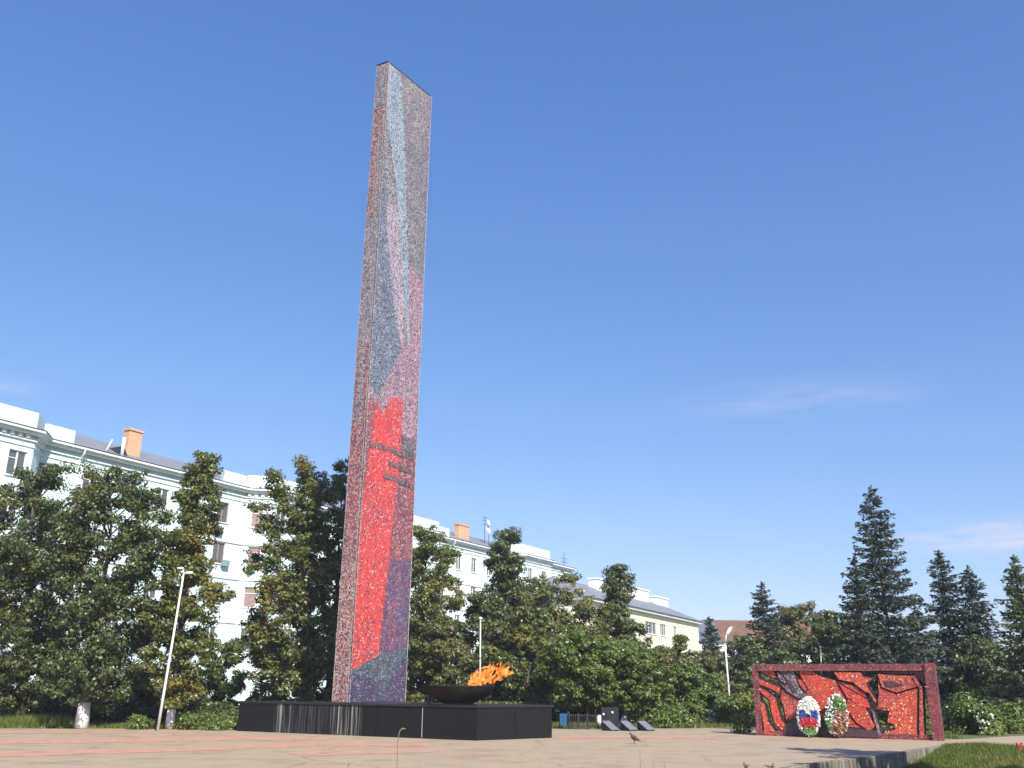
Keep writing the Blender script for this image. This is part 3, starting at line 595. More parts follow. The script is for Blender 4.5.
def wreath(label, cx, cy, rx, ry, kind, tilt):
    sx, _ = onrel(cx, cy, .55); hz = ry
    p = fa + fd*sx + ff*.60
    t = thing('wreath', label, 'wreath', p, rotf, 'memorial wreaths at the relief wall')
    lean = .16
    def pts(n, fn_):
        out = []
        while len(out) < n:
            u, v = rng.uniform(-1, 1), rng.uniform(-1, 1)
            if u*u+v*v <= 1 and fn_(u, v, math.sqrt(u*u+v*v)):
                dome = .10*math.sqrt(max(0, 1-(u*u+v*v)))
                out.append((u*rx, -dome+v*hz*lean*1 - rng.uniform(0, .05), hz*1.06+v*hz))
        return np.array(out)
    def fl_(name, n, f, m, size=.085):
        c = pts(n, f); nr = rng.normal(size=(n, 3))*.6 + np.array([0, -1, .3]); leafobj(name, c, nr, size*rng.uniform(.7, 1.2, n), m, t, .85)
    bk = MB(); bk.loft([[(math.cos(a)*rx*s_, dy + math.sin(a)*hz*lean, hz*1.06+math.sin(a)*hz*s_) for a in [2*math.pi*k/28 for k in range(28)]] for s_, dy in ((.9, .05), (.97, .02), (.97, -.02), (.8, -.06))]); bk.build('backing', plain('wreath backing', (.05, .08, .03), .9), t)
    sg = MB()
    for e in (-1, 1): sg.tube([(e*rx*.4, -.05, 0), (e*rx*.2, hz*lean*.6, hz*1.5)], .018, 6)
    sg.tube([(0, .38, 0), (0, hz*lean*.6, hz*1.5)], .018, 6); sg.build('stand', BLACKM, t)
    if kind == 0:
        fl_('flower_border', 330, lambda u, v, r: r > .80, L_FWHITE)
        fl_('white_flowers', 420, lambda u, v, r: r <= .82 and v > .12 and not (v < .30 and abs(u) > .2), L_FWHITE)
        fl_('blue_flowers', 230, lambda u, v, r: r <= .80 and -.16 < v < .34 and abs(u) > .18, L_FBLUE)
        fl_('red_flowers', 330, lambda u, v, r: r <= .80 and -.62 < v < -.10, L_FRED)
        fl_('green_sprig', 200, lambda u, v, r: v < -.48 and abs(u-.05) < .45 and r < .98, L_FGREEN, .11)
    else:
        fl_('flower_border', 95, lambda u, v, r: r > .82 and (v > -.55 or u < -.2), L_FWHITE)
        fl_('dried_flowers', 430, lambda u, v, r: r <= .98 and (u > -.15 or v < -.3) and v < .35, L_FBROWN)
        fl_('white_flowers', 90, lambda u, v, r: r < .8 and u < .05 and v > -.35, L_FWHITE)
        fl_('green_sprig', 240, lambda u, v, r: r < .9 and ((u > -.1 and v > .25) or (v < -.2 and u < -.45)), L_FGREEN, .11)
wreath('oval wreath of white, blue and red flowers with green sprig at relief wall', 809, 714.5, .405, .66, 0, 0)
wreath('oval wreath of white, green and rusty brown flowers at relief wall', 837, 713.5, .40, .70, 1, 0)

# ------------------------------------------------------------------ big apartment building
A0 = Vector((-30.63, 64.48, 0))
WALL = plain('mint plaster', (.57, .70, .695), .9, .10, .5)
TRIM = plain('white plaster trim', (.74, .77, .76), .85, .08, 1)
ROOF = plain('grey sheet roof', (.20, .205, .225), .55, .14, .8)
GLASS, gnt, gb = nmat('window glass'); gb.inputs['Base Color'].default_value = (.09, .10, .11, 1); gb.inputs['Roughness'].default_value = .12; gb.inputs['Specular IOR Level'].default_value = .6
WFR = plain('window joinery', (.70, .68, .63), .5, .05)
WFR2 = plain('brown joinery', (.34, .20, .12), .6, .1)
CURT = plain('curtain', (.27, .19, .18), .8, .25)
BRICK, bnt, bb_ = nmat('chimney brick')
_t = N(bnt, 'ShaderNodeTexCoord'); _b = N(bnt, 'ShaderNodeTexBrick', Scale=4.0); _b.inputs['Color1'].default_value = (.48, .24, .12, 1); _b.inputs['Color2'].default_value = (.56, .33, .18, 1); _b.inputs['Mortar'].default_value = (.5, .42, .34, 1)
_mp = N(bnt, 'ShaderNodeMapping'); _mp.inputs['Rotation'].default_value = (R(90), 0, 0); bnt.links.new(_t.outputs['Object'], _mp.inputs[0]); bnt.links.new(_mp.outputs[0], _b.inputs['Vector']); bnt.links.new(_b.outputs['Color'], bb_.inputs['Base Color']); bb_.inputs['Roughness'].default_value = .9

def wall_face(mb, p0, p1, z0, z1, holes, depth=.16, mi=0):
    """wall from p0 to p1 (x,y; outside on the right-hand side when walking p0->p1), real openings with reveals"""
    p0, p1 = Vector((*p0, 0)), Vector((*p1, 0)); d = p1-p0; L = d.length; d.normalize(); inn = Vector((-d.y, d.x, 0))
    P = lambda u, z, k=0: tuple(p0 + d*u + inn*k + Vector((0, 0, z)))
    us = sorted({0, L, *[h[0] for h in holes], *[h[1] for h in holes]}); zs = sorted({z0, z1, *[h[2] for h in holes], *[h[3] for h in holes]})
    for ua, ub in zip(us, us[1:]):
        for za, zb in zip(zs, zs[1:]):
            um, zm = (ua+ub)/2, (za+zb)/2
            if any(h[0] < um < h[1] and h[2] < zm < h[3] for h in holes): continue
            mb.poly([P(ua, za), P(ub, za), P(ub, zb), P(ua, zb)], mi)
    for a, b_, c, e in holes:
        for q in ([(a, c), (b_, c)], [(b_, c), (b_, e)], [(b_, e), (a, e)], [(a, e), (a, c)]):
            mb.poly([P(*q[0]), P(*q[0], depth), P(*q[1], depth), P(*q[1])], mi)
    return P
def window(P, a, b_, c, e, parent, k=.10, fr=WFR, kind=2, curtain=False):
    """frame with mullion, pane as its child"""
    m = MB(); t = .07
    def bar(u0, u1, z0, z1):
        m.add([P(u0, z0, k), P(u1, z0, k), P(u1, z1, k), P(u0, z1, k), P(u0, z0, k+.06), P(u1, z0, k+.06), P(u1, z1, k+.06), P(u0, z1, k+.06)], [(0, 1, 2, 3), (7, 6, 5, 4), (0, 4, 5, 1), (1, 5, 6, 2), (2, 6, 7, 3), (3, 7, 4, 0)])
    bar(a, a+t, c, e); bar(b_-t, b_, c, e); bar(a+t, b_-t, c, c+t); bar(a+t, b_-t, e-t, e)
    for i in range(1, kind): u = a+(b_-a)*i/kind; bar(u-.05, u+.05, c+t, e-t)
    if kind < 3: bar(a+t, (b_ if kind == 1 else (a+b_)/2-.05)-(t if kind == 1 else 0), c+(e-c)*.68, c+(e-c)*.68+.05)
    w_ = m.build('window', fr, parent)
    g_ = MB(); g_.poly([P(a+.02, c+.02, k+.045), P(b_-.02, c+.02, k+.045), P(b_-.02, e-.02, k+.045), P(a+.02, e-.02, k+.045)]); g_.build('pane', GLASS if not curtain else CURT, w_)
    sl = MB(); sl.add([P(a-.08, c-.07, -.09), P(b_+.08, c-.07, -.09), P(b_+.08, c, -.09), P(a-.08, c, -.09), P(a-.08, c-.07, .0), P(b_+.08, c-.07, .0), P(b_+.08, c, .05), P(a-.08, c, .05)], [(0, 1, 2, 3), (0, 4, 5, 1), (3, 2, 6, 7), (1, 5, 6, 2), (0, 3, 7, 4)]); sl.build('sill', TRIM, w_)
ap = thing('apartment_building', 'long pale mint five storey apartment block with grey roof and corniced bays', 'building', A0, ROTB)
# plan: local x along the street front, local -y towards the plaza
PL = [(-16, -1.5), (-4.1, -1.5), (-2.6, 0), (16.4, 0), (17.9, -1.5), (23.4, -1.5), (24.9, 0), (35.2, 0), (36.4, -1.2), (43.6, -1.2), (44.8, 0), (61.2, 0), (62.4, -1.2), (69.4, -1.2), (70.6, 0), (78.1, 0)]
HE = 17.1; TOPS = [15.95 - 3.3*k for k in range(4)]
wm = MB()
cols = {0: [1.2, 4.2, 7.6, 10.9], 1: [1.06], 2: [.55, 4.1, 7.5, 10.4, 13.6, 16.6], 3: [1.06], 4: [1.3, 4.2], 5: [1.06], 6: [2.0, 5.2, 8.4], 8: [1.5, 4.2, 6.6], 10: [1.4, 4.65, 7.85, 11.3, 14.6], 12: [1.6, 5.2], 14: [2, 5.2]}
HIDDEN = {1, 5}
for i in range(len(PL)-1):
    a, b_ = PL[i], PL[i+1]; hs = []
    for u in cols.get(i, []):
        for k, zt in enumerate(TOPS):
            hw = .52 if i in (1, 3, 5) else (.62 if i < 6 else .56)
            if i == 4 and u < 2: hw = .62
            hs.append((u-hw, u+hw, zt-1.66, zt))
    if i in HIDDEN: hs = []
    P = wall_face(wm, a, b_, 0, HE, hs)
    for j, h in enumerate(hs):
        z = h[3]; window(P, *h, ap, kind=(1 if h[1]-h[0] < 1.1 else 2), curtain=(i == 3 and z > 9), fr=(WFR2 if (i == 2 and h[0] > 12 and z > 12) else WFR))
wm.poly([(78.1, 0, 0), (78.1, 12, 0), (78.1, 12, HE), (78.1, 0, HE)]); wm.poly([(78.1, 12, 0), (-16, 12, 0), (-16, 12, HE), (78.1, 12, HE)]); wm.poly([(-16, 12, 0), (-16, -1.5, 0), (-16, -1.5, HE), (-16, 12, HE)])
wm.build('wall', WALL, ap)
def offs(e):
    out = []; n = len(PL)
    for i, p in enumerate(PL):
        p = Vector((*p, 0)); ns = []
        for a, b_ in ((i-1, i), (i, i+1)):
            if a >= 0 and b_ < n:
                d = (Vector((*PL[b_], 0))-Vector((*PL[a], 0))).normalized(); ns.append(Vector((d.y, -d.x, 0)))
        m = sum(ns, Vector()); m.normalize(); out.append(p + m*e/max(.4, m.dot(ns[0])))
    return out
def moulding(mb, z0, z1, e, e0=-.02, i0=0, i1=None):
    o, q = offs(e), offs(e0); i1 = i1 or len(PL)-1
    for i in range(i0, i1):
        a, b_, c, d = o[i], o[i+1], q[i+1], q[i]
        f = lambda p, z: (p.x, p.y, z)
        mb.poly([f(a, z0), f(b_, z0), f(b_, z1), f(a, z1)]); mb.poly([f(a, z1), f(b_, z1), f(c, z1), f(d, z1)]); mb.poly([f(d, z0), f(c, z0), f(b_, z0), f(a, z0)])
    for i in (i0, i1):
        a, d = o[i], q[i]; mb.poly([(a.x, a.y, z0), (d.x, d.y, z0), (d.x, d.y, z1), (a.x, a.y, z1)])
m = MB(); moulding(m, 17.105, 17.30, .38); moulding(m, 17.302, 17.46, .62); moulding(m, 16.72, 16.84, .13); moulding(m, 16.32, 16.40, .07)
for z in (9.85, 12.75, 6.4): moulding(m, z, z+.16, .09)
m.build('cornice', TRIM, ap)
m = MB(); moulding(m, 17.464, 17.50, .66); m.build('gutter', BLACKM, ap)
for i in (0, 1, 3, 4, 5, 7, 8, 9, 11, 12, 13):
    m = MB()
    a, b_ = Vector((*PL[i], 0)), Vector((*PL[i+1], 0)); d = b_-a; L = d.length; d.normalize(); nn = Vector((d.y, -d.x, 0)); u = .25
    while u < L-.2:
        p = a+d*u; m.extrude([p+d*-.13+Vector((0, 0, 16.86)), p+d*.13+Vector((0, 0, 16.86)), p+d*.13+Vector((0, 0, 17.10)), p+d*-.13+Vector((0, 0, 17.10))], nn*.22); u += .55
    m.build('dentils', TRIM, ap)
def parapet(idx, z1, ends=None):
    m = MB(); o, q = offs(-.05), offs(-.55); f = lambda p, z: (p.x, p.y, z)
    pts = [(o[i], q[i]) for i in idx]
    if ends:
        (i, fr_), (j, fr2) = ends
        pts = [(o[i].lerp(o[i+1], fr_), q[i].lerp(q[i+1], fr_)), (o[j].lerp(o[j+1], fr2), q[j].lerp(q[j+1], fr2))]
    for (a, a2), (b_, b2) in zip(pts, pts[1:]):
        m.poly([f(a, 17.50), f(b_, 17.50), f(b_, z1), f(a, z1)]); m.poly([f(a, z1), f(b_, z1), f(b2, z1), f(a2, z1)]); m.poly([f(b2, 17.5), f(a2, 17.5), f(a2, z1), f(b2, z1)])
    for a, a2 in (pts[0], pts[-1]): m.poly([f(a, 17.5), f(a2, 17.5), f(a2, z1), f(a, z1)])
    m.build('parapet', WALL, ap)
parapet([0, 1, 2], 18.72); parapet([], 18.62, ((2, .012), (2, .125)))
parapet([], 18.6, ((2, .86), (2, .995))); parapet([3, 4, 5, 6], 18.7); parapet([7, 8, 9, 10], 18.7); parapet([], 18.6, ((10, .01), (10, .16))); parapet([11, 12, 13, 14], 18.75)
m = MB(); ev, rz = 17.52, 20.1
m.poly([(-16.5, -.1, ev), (78.6, -.1, ev), (71, 6, rz), (-16.5, 6, rz)]); m.poly([(78.6, 12.5, ev), (-16.5, 12.5, ev), (-16.5, 6, rz), (71, 6, rz)]); m.poly([(78.6, -.1, ev), (78.6, 12.5, ev), (71, 6, rz)])
rf = m.build('roof', ROOF, ap)
def facloc(px, py, off):   # facade-frame coordinates of a pixel on the plane `off` metres behind the front
    d = ray(px, py); q0 = A0 - NR*off; k = (q0 - Vector((0, 0, HC))).dot(NR)/d.dot(NR); p = Vector((0, 0, HC)) + d*k - q0
    return p.dot(T), p.z
def chimney(pa, pb, top, y, mat, name='chimney', cap=True):
    s0, _ = facloc(pa, top, y); s1, z1 = facloc(pb, top, y); z1 = facloc((pa+pb)/2, top, y)[1]
    m = MB(); m.box(s0, s1-.02, y, y+.6, 17.6, z1-.18); c = m.build(name, mat, rf)
    if cap: m = MB(); m.box(s0-.08, s1+.06, y-.08, y+.68, z1-.178, z1); m.build('chimney_cap', mat, rf)
chimney(130, 143.5, 429.5, 2.2, BRICK); chimney(459, 469.5, 524.5, 2.2, BRICK)
s0, z0 = facloc(112, 462, 1.2); s1, z1 = facloc(125, 446, 1.2)
m = MB(); m.extrude([(s0, 1.2, 17.6), (s1+.5, 1.2, 17.6), (s1+.35, 1.2, z1-.7), ((s0+s1)/2+.35, 1.2, z1)], (0, 2.4, 0)); m.build('dormer', BLACKM, rf)
m = MB(); sx, zx = facloc(124, 440, 1.0); m.tube([(sx, 1.0, 17.9), (sx, 1.0, zx+.2)], .13, 8); m.tube([(sx-1.4, 1.0, 18.0), (sx-1.0, 1.0, zx-.2)], .05, 6); m.build('vent_pipe', LAMPW, rf, True)
sa, za = facloc(485, 520, 3); m = MB()
m.tube([(sa, 3, 18), (sa, 3, za+.5)], .035, 6)
for dz in (0, .45, .8): m.tube([(sa-.8, 3, za-.6+dz), (sa+1.0, 3, za-.5+dz)], .025, 5)
m.tube([(sa+.9, 3, 18.2), (sa+.9, 3, za+.2)], .03, 6); m.build('antenna', BLACKM, rf)
m = MB(); m.lathe([(.02, 0), (.45, .06), (.5, .14), (.44, .1), (.02, .05)], 16); d_ = m.build('satellite_dish', LAMPW, rf, True); d_.location = (sa, 2.6, za-1.3); d_.rotation_euler = (R(75), 0, 0)
m = MB(); m.lathe([(.02, 0), (.38, .06), (.42, .12), (.36, .1), (.02, .05)], 16); d_ = m.build('satellite_dish', LAMPW, rf, True); d_.location = (sa-.1, 2.5, za-.4); d_.rotation_euler = (R(75), 0, R(10))
sa, za = facloc(564, 556, 3); m = MB(); m.tube([(sa, 3, 18), (sa, 3, za+.5)], .04, 6)
for dz in (0, .5): m.tube([(sa-1, 3, za-.9+dz), (sa+1, 3, za-.85+dz)], .03, 5)
m.build('antenna', BLACKM, rf)
for s_ in (.3, 47.75):
    m = MB(); m.tube([(s_, -.62, 17.4), (s_, -.5, 17.0), (s_, -.12, 16.6), (s_, -.12, .3)], .07, 8); m.build('downspout', POLE, ap)
for s_, z_, y_ in ((13.6, 13.35, -.3), (16.9, 10.6, -.95), (14.6, 10.8, -.3)):
    m = MB(); m.bbox(s_-.34, s_+.34, y_-.1, y_+.22, z_, z_+.48, .03); m.build('air_conditioner', plain('appliance green grey', (.22, .28, .28), .5), ap)

# ------------------------------------------------------------------ cream building and the far one
c0 = ground(630, 607, 11); c1 = ground(698, 622, 11); cdv = (c1-c0); cdv.z = 0; cdv.normalize(); rotc = math.atan2(cdv.y, cdv.x); cB = Vector((c1.x, c1.y, 0)); cn = Vector((cdv.y, -cdv.x, 0))
cb = thing('cream_building', 'cream yellow three storey block with white roof chimneys behind the trees', 'building', cB, rotc)
CREAM = plain('cream plaster', (.70, .67, .50), .9, .06, .5)
def cloc(px, py, off=0):
    d = ray(px, py); q0 = cB - cn*off; k = (q0 - Vector((0, 0, HC))).dot(cn)/d.dot(cn); p = Vector((0, 0, HC)) + d*k - q0
    return p.dot(cdv), p.z
LC = cloc(583, 600)[0]
def ch(pa, pb, yt, yb):
    a, z1 = cloc(pa, yt); b_, z2 = cloc(pb, yt); _, zz = cloc(pa, yb); return (a-LC, b_-LC, zz, (z1+z2)/2)
hs = [ch(645.5, 656.5, 622, 633), ch(660, 666, 624, 634)]
hz0, hz1 = hs[0][2], hs[0][3]; hs[1] = (hs[1][0], hs[1][1], hz0, hz1)
hs += [(hs[0][0]-5.5*k, hs[0][0]-5.5*k+2.0, hz0, hz1) for k in range(1, 5) if hs[0][0]-5.5*k > .4] + [(hs[1][1]+3, hs[1][1]+4.6, hz0, hz1)]
hs += [(h[0], h[1], h[2]-3.3, h[3]-3.3) for h in hs]
m = MB(); P = wall_face(m, (LC, 0), (0, 0), 0, 10.7, hs, .2)
m.poly([(0, 0, 0), (0, 11, 0), (0, 11, 10.7), (0, 0, 10.7)]); m.poly([(0, 11, 0), (LC, 11, 0), (LC, 11, 10.7), (0, 11, 10.7)]); m.poly([(LC, 11, 0), (LC, 0, 0), (LC, 0, 10.7), (LC, 11, 10.7)]); m.build('wall', CREAM, cb)
for h in hs: window(P, *h, cb, kind=3)
m = MB(); m.box(LC-.5, .5, -.5, 11.5, 10.702, 11.0); m.build('cornice', TRIM, cb)
m = MB(); e0 = 11.004; m.poly([(LC-.7, -.7, e0), (.7, -.7, e0), (-4, 5.5, 13.8), (LC+4, 5.5, 13.8)]); m.poly([(LC-.7, -.7, e0), (LC+4, 5.5, 13.8), (LC-.7, 11.7, e0)]); m.poly([(.7, -.7, e0), (.7, 11.7, e0), (-4, 5.5, 13.8)]); m.poly([(.7, 11.7, e0), (LC-.7, 11.7, e0), (LC+4, 5.5, 13.8), (-4, 5.5, 13.8)])
crf = m.build('roof', ROOF, cb)
WCH = plain('white painted chimney', (.76, .76, .76), .8, .05)
for pa, pb, ty in ((597.5, 609, 579), (634.5, 649, 588), (656.5, 668.5, 597)):
    a, z = cloc(pa, ty, 4); b_, _ = cloc(pb, ty, 4); m = MB(); m.box(a, b_-.3, 4, 5.2, 11.5, z); m.box(a-.12, b_-.18, 3.88, 5.32, z+.002, z+.18); m.build('chimney', WCH, crf)
# far long building, slate part and rust part of the roof
fp0 = at(697, 690, 165); fp1 = at(850, 690, 165)
fb_ = thing('far_building', 'distant white building with long slate and rust coloured roof behind the trees', 'building', (fp0.x, 165, 0))
WF = fp1.x-fp0.x; xs = at(724, 690, 165).x-fp0.x
zt_, ze_ = at(715, 618, 165).z, at(715, 642, 165).z
m = MB(); wx = at(711.5, 655, 165).x-fp0.x; hz = at(711, 658, 165).z
P = wall_face(m, (0, 0), (WF, 0), 0, ze_, [(wx-.1+3.4*k, wx+1.5+3.4*k, hz, hz+1.9) for k in range(-1, 6)], .2)
m.poly([(0, 0, 0), (0, 10, 0), (0, 10, ze_), (0, 0, ze_)]); m.poly([(WF, 0, 0), (WF, 10, 0), (WF, 10, ze_), (WF, 0, ze_)]); m.build('wall', WCH, fb_)
for k in range(-1, 6): window(P, wx-.1+3.4*k, wx+1.5+3.4*k, hz, hz+1.9, fb_, kind=2)
for x0, x1, mt in ((0, xs, plain('slate roof', (.11, .125, .155), .6, .12)), (xs+.02, WF, plain('rust roof', (.15, .078, .048), .85, .25, 1))):
    m = MB(); m.extrude([(x0, -.5, ze_), (x0, 5, zt_), (x0, 10.5, ze_)], (x1-x0, 0, 0)); m.build('roof', mt, fb_)

# ------------------------------------------------------------------ trees
def crown_pts(h0, h1, rad, shape, nleaf, clump, dens, seed, holes=.0):
    r = np.random.default_rng(seed); H = h1-h0
    ph = r.uniform(0, 6.28, 4); am = r.uniform(.08, .2, 4)
    def env(t, a):
        base = {'oval': math.sin(math.pi*min(1, max(0, .10+.86*t)))**.62, 'cone': (1-t)**.8*.98+.04 if t > .25 else .5+2*t*.55, 'dome': math.sqrt(max(0, 1-t*t))*.98+.02, 'spire': (min(1, t/.22)**.5)*((1-t)**.62+.02), 'bush': math.sqrt(max(0, 1-(t*.96)**2))}[shape]
        return rad*base*(1 + am[0]*math.sin(a+ph[0]) + am[1]*math.sin(2*a+ph[1]+5*t) + am[2]*math.sin(3*a+ph[2]-7*t) + am[3]*math.sin(9*t+ph[3]))
    cs = []; boughs = []
    if shape == 'bush':
        while len(cs) < max(6, int(dens)):
            t = r.uniform(0, 1); a = r.uniform(0, 6.28); e = env(t, a)
            if r.random() > e/(rad*1.2): continue
            q = e*math.sqrt(r.uniform(.12, 1.0)); cs.append((q*math.cos(a), q*math.sin(a), h0+H*t, clump*r.uniform(.55, 1.25), e))
    else:
        nb = int(dens); a = r.uniform(0, 6.28)
        for k in range(nb):
            t = ((k+.5)/nb)**.9*.99 + r.normal()*.015; t = min(.985, max(.01, t)); a += 2.399 + r.normal()*.35; e = env(t, a)*r.uniform(.72, 1.16)
            tip = np.array([e*math.cos(a), e*math.sin(a), h0+H*t]); zb = max(h0*.7, tip[2] - e*r.uniform(.45, .95) - H*.04); root = np.array([0, 0, zb]); boughs.append((root, tip))
            L = np.linalg.norm(tip-root); d = (tip-root)/L; nc = max(6, int(L*5.2/clump*.62*r.uniform(.75, 1.2)))
            for u in r.uniform(.28, 1.04, nc)**.8:
                w = clump*.78*(1.15-u*.55); c = root + d*L*u + r.normal(size=3)*w*np.array([.72, .72, .42])
                c[2] -= .12*r.random(); cs.append((*c, clump*.56*r.uniform(.55, 1.35)*(1.1-.3*u), e))
    cs = np.array(cs)
    wts = cs[:, 3]**2; idx = r.choice(len(cs), nleaf, p=wts/wts.sum())
    dirs = r.normal(size=(nleaf, 3)); dirs /= np.linalg.norm(dirs, axis=1)[:, None]
    rr = cs[idx, 3]*(r.uniform(0, 1, nleaf)**.32)*(1+.16*r.normal(size=nleaf))
    pos = cs[idx, :3] + dirs*rr[:, None]*np.array([1.08, 1.08, .66])
    nor = dirs*1.0 + np.array([0, 0, .45]) + r.normal(size=(nleaf, 3))*.42
    return cs, pos, nor, boughs
def tree(name, label, px, ytop, ybot, wpx, D, shape='oval', mat=None, seed=0, leaf=.19, nleaf=9000, dens=70, clump=.62, trunk_px=None, paint=False, tr=.16, group='trees around the plaza', base=None, hh=None, rad=None, cat='tree'):
    if base is None:
        c = at(px, (ytop+ybot)/2, D); h1 = at(px, ytop, D).z; h0 = max(.35, at(px, ybot, D).z); rad = wpx*.5*D/F*1.02
        tx = c.x if trunk_px is None else at(trunk_px, 715, D).x
        bx, by = c.x, D
    else: (bx, by), (h0, h1) = base, hh; tx = bx
    gz = 0.012
    t = thing(name, label, cat, (tx, by, gz), 0, group)
    nleaf = int(nleaf*3.4); cs, pos, nor, boughs = crown_pts(h0, h1, rad, shape, nleaf, clump, dens*.62, seed)
    off = np.array([bx-tx, 0, 0]); pos = pos + off; cs[:, :3] += off
    pos[:, 2] = np.maximum(pos[:, 2], .12)
    r = random.Random(seed)
    b = MB(); top = Vector((bx-tx, 0, h0+(h1-h0)*.82)); pts = [Vector((0, 0, 0))]
    for k in range(1, 8):
        f = k/7; pts.append(Vector((top.x*f**1.4 + r.uniform(-.07, .07)*k*.35, r.uniform(-.07, .07)*k*.35, top.z*f)))
    rads = [tr*1.25, tr] + [tr*(1-.88*f) for f in [i/6 for i in range(1, 7)]]
    b.tube(pts, rads, 9)
    for root, tip in boughs:
        f = min(.99, max(.02, root[2]/top.z)); j = min(6, int(f*7)); p = pts[j].lerp(pts[j+1], f*7-j); c = Vector(tip) + Vector(off)
        mid = p.lerp(c, .5) + Vector((r.uniform(-.12, .12), r.uniform(-.12, .12), .08)); b.tube([p, mid, c], [max(.02, rads[j]*.38), .028, .008], 5)
    tk = b.build('trunk', BARK, t, True)
    if paint:
        m = MB(); hw = .9 if tr > .15 else .95; e = pts[0].lerp(pts[1], min(1, hw/pts[1].z)) if pts[1].z > hw else pts[1]
        m.tube([(0, 0, .0), e*.5, e], [tr*1.25+.02, tr*1.14+.02, tr*1.03+.015], 12); m.build('whitewash', LIMEWASH, tk, True)
    leafobj('crown', pos, nor, leaf*.74*np.random.default_rng(seed).uniform(.6, 1.3, len(pos)), mat or L_LIME, t)
    return t
def spruce(label, px, ytop, ybot, wpx, D, seed, trunk=.2, cat='tree', mat=None, name='spruce_tree', group='spruces behind the plaza'):
    r = np.random.default_rng(seed); c = at(px, (ytop+ybot)/2, D); H = at(px, ytop, D).z; rad = wpx*.5*D/F
    t = thing(name, label, cat, (c.x, D, .012), 0, group)
    b = MB(); b.tube([(0, 0, 0), (0.03, 0, H*.5), (0, 0, H)], [trunk, trunk*.6, .015], 8)
    P, Nn, U, S = [], [], [], []
    z = .5; 
    while z < H*.985:
        f = z/H; L0 = rad*min(1.0, (1-f)**.78*1.22)+.12
        n = int(8 + 6*(1-f)); a0 = r.uniform(0, 6.28)
        for k in range(n):
            a = a0 + 6.28*k/n + r.normal()*.22; L = L0*r.uniform(.55, 1.22)
            if r.random() < .1: continue
            dr = np.array([math.cos(a), math.sin(a), 0]); droop = r.uniform(.10, .32)*(1 if f < .75 else -.3); up_end = .12
            zz = z + r.normal()*.12
            line = lambda u: dr*L*u + np.array([0, 0, zz - droop*L*u + (up_end+droop*.55)*L*u*u])
            b.tube([line(0), line(.5), line(1)], [.03*(1-f)+.012, .018, .006], 4)
            m = max(8, int(L*36)); us = r.uniform(.08, 1.03, m)
            for u in us:
                p = line(u); wd = .36*L*(1-u*.72)*r.uniform(-1, 1); side = np.array([-dr[1], dr[0], 0])
                P.append(p + side*wd + np.array([0, 0, -abs(r.normal())*.10 - .1*abs(wd)])); Nn.append(side*r.normal()*.6 + np.array([0, 0, .8]) + r.normal(size=3)*.45)
                U.append(dr*.9 + side*np.sign(wd)*.7 + np.array([0, 0, -.25])); S.append(.30*r.uniform(.6, 1.2)*(.75+.25*(1-f)))
        z += (.36 if f < .7 else .28)*r.uniform(.8, 1.2)*(H/11)**.4
    # leader
    for u in range(14): P.append(np.array([r.normal()*.04, r.normal()*.04, H - .04*u])); Nn.append(r.normal(size=3)); U.append(np.array([0, 0, 1.])); S.append(.22)
    b.build('trunk', BARK, t, True)
    P = np.array(P); P[:, 2] = np.maximum(P[:, 2], .1)
    leafobj('needles', P, Nn, np.array(S), mat or L_SPRUCE, t, .42, np.array(U)); return t

